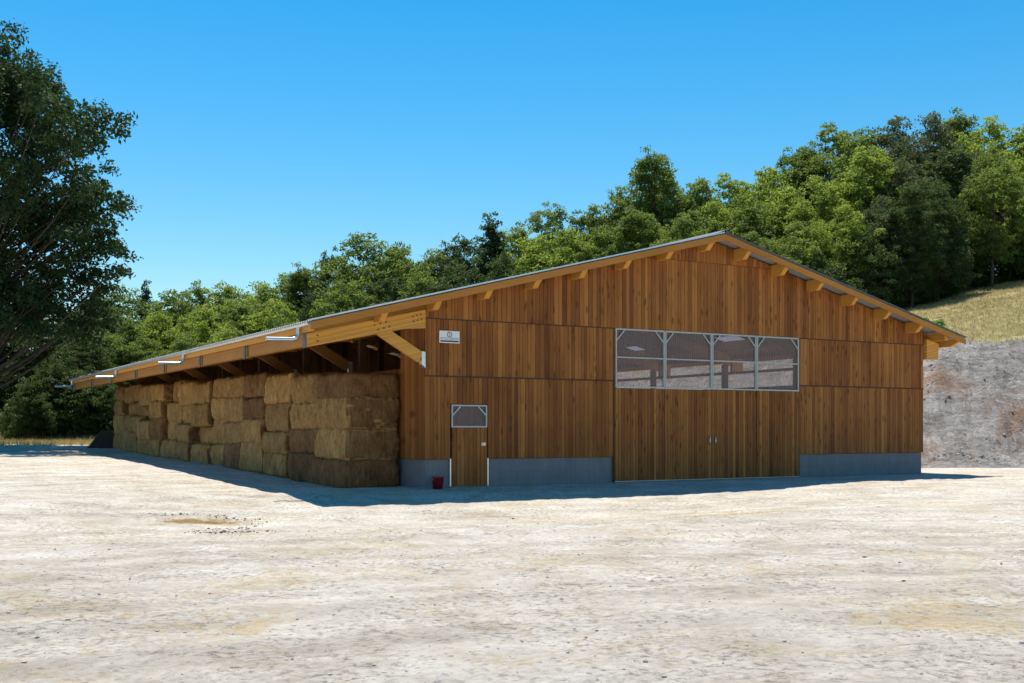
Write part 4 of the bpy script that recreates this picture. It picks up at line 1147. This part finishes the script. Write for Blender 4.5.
# the big ash at the left
ashT, ashC = make_tree(77, 18.0, 5.7, .30, 330, 520, .21, 'column', rc=(.85, 1.4), trunk_r=.26, lobes=.30)
ax, ay = -30.3, 64.0
ash = empty('ash_tree', (ax, ay, gz(ax, ay) - .1), 2.1)
ash.scale = (1.29, 1.29, 1.29)
tag(ash, 'big dark ash tree rising alone against the sky at the left edge', 'tree')
ashT.materials.append(M['bark']); ashC.materials.append(M['leaf_ash'])
link('trunk', ashT, [], ash); link('crown', ashC, [], ash)

# undergrowth along the wood's edge: one mass nobody could count
r3 = np.random.default_rng(31)
def undergrowth():
    xs = []
    for a, b_, n_ in (((-60, 78), (-24, 75.5), 90), ((-24, 75.5), (-6, 84), 60), ((0, 88), (22, 80), 60), ((21, 80), (32, 88), 90), ((33, 92), (58, 97), 70)):
        t = r3.random(n_)[:, None]; xs.append(np.array(a) * (1 - t) + np.array(b_) * t + r3.normal(0, 1.0, (n_, 2)))
    xy = np.vstack(xs); base = on_ground(xy); C, N, T = [], [], []
    for p in base:
        rr = r3.uniform(.5, 1.3); n_ = int(170 * rr)
        d = r3.normal(size=(n_, 3)); d[:, 2] = abs(d[:, 2]); d /= np.linalg.norm(d, axis=1, keepdims=True)
        C.append(p + d * rr * r3.uniform(.4, 1, (n_, 1)) * [1.1, 1.1, 1.2]); nn = d + r3.normal(size=(n_, 3)) * .5; N.append(nn / np.linalg.norm(nn, axis=1, keepdims=True)); T.append(np.repeat(np.clip(r3.uniform(.2, .8) + r3.normal(0, .15, n_), 0, 1), 4))
    v = leaves_np(np.vstack(C), np.vstack(N), .22, r3)
    tag(link('undergrowth', np_mesh('undergrowth', v, np.arange(len(v)).reshape(-1, 4), {'tone': np.concatenate(T)}), M['leaf_under']), kind='stuff')
undergrowth()

# weeds on the meadow behind the right eave
def weed(px, py, Y, h, seed, label):
    r = np.random.default_rng(seed); X = (px - 512) / 1133 * Y; z = gz(X, Y)
    root = empty('weed', (X, Y, z)); tag(root, label, 'plant', 'green weeds on the dry meadow')
    mb = MB(); C, N = [], []
    for i in range(7):
        a = r.random() * 6.28; e = r.uniform(.15, .5); tip = Vector((math.cos(a) * e * h, math.sin(a) * e * h, h * r.uniform(.7, 1)))
        mb.tube([(0, 0, -.05), tip * .5 + Vector((0, 0, .1 * h)), tip], [.015, .012, .006], 5)
        for k in range(22):
            q = r.uniform(.3, 1); c = tip * q + Vector(r.normal(0, .09, 3)); C.append(c); nn = r.normal(size=3) + [0, 0, 1.2]; N.append(nn / np.linalg.norm(nn))
    mb.build('stem', M['weed'], root)
    v = leaves_np(np.array(C), np.array(N), .26, r, .6)
    link('foliage', np_mesh('foliage', v, np.arange(len(v)).reshape(-1, 4), {'tone': r.random(len(v) // 4).repeat(4)}), M['weed'], root)
weed(917, 0, 62, .9, 1, 'leftmost bright green weed just above the right verge of the roof')
weed(928, 0, 61.5, 1.0, 2, 'middle and tallest bright green weed above the right verge of the roof')
weed(940, 0, 61, .75, 3, 'rightmost bright green weed on the dry meadow beside the roof')
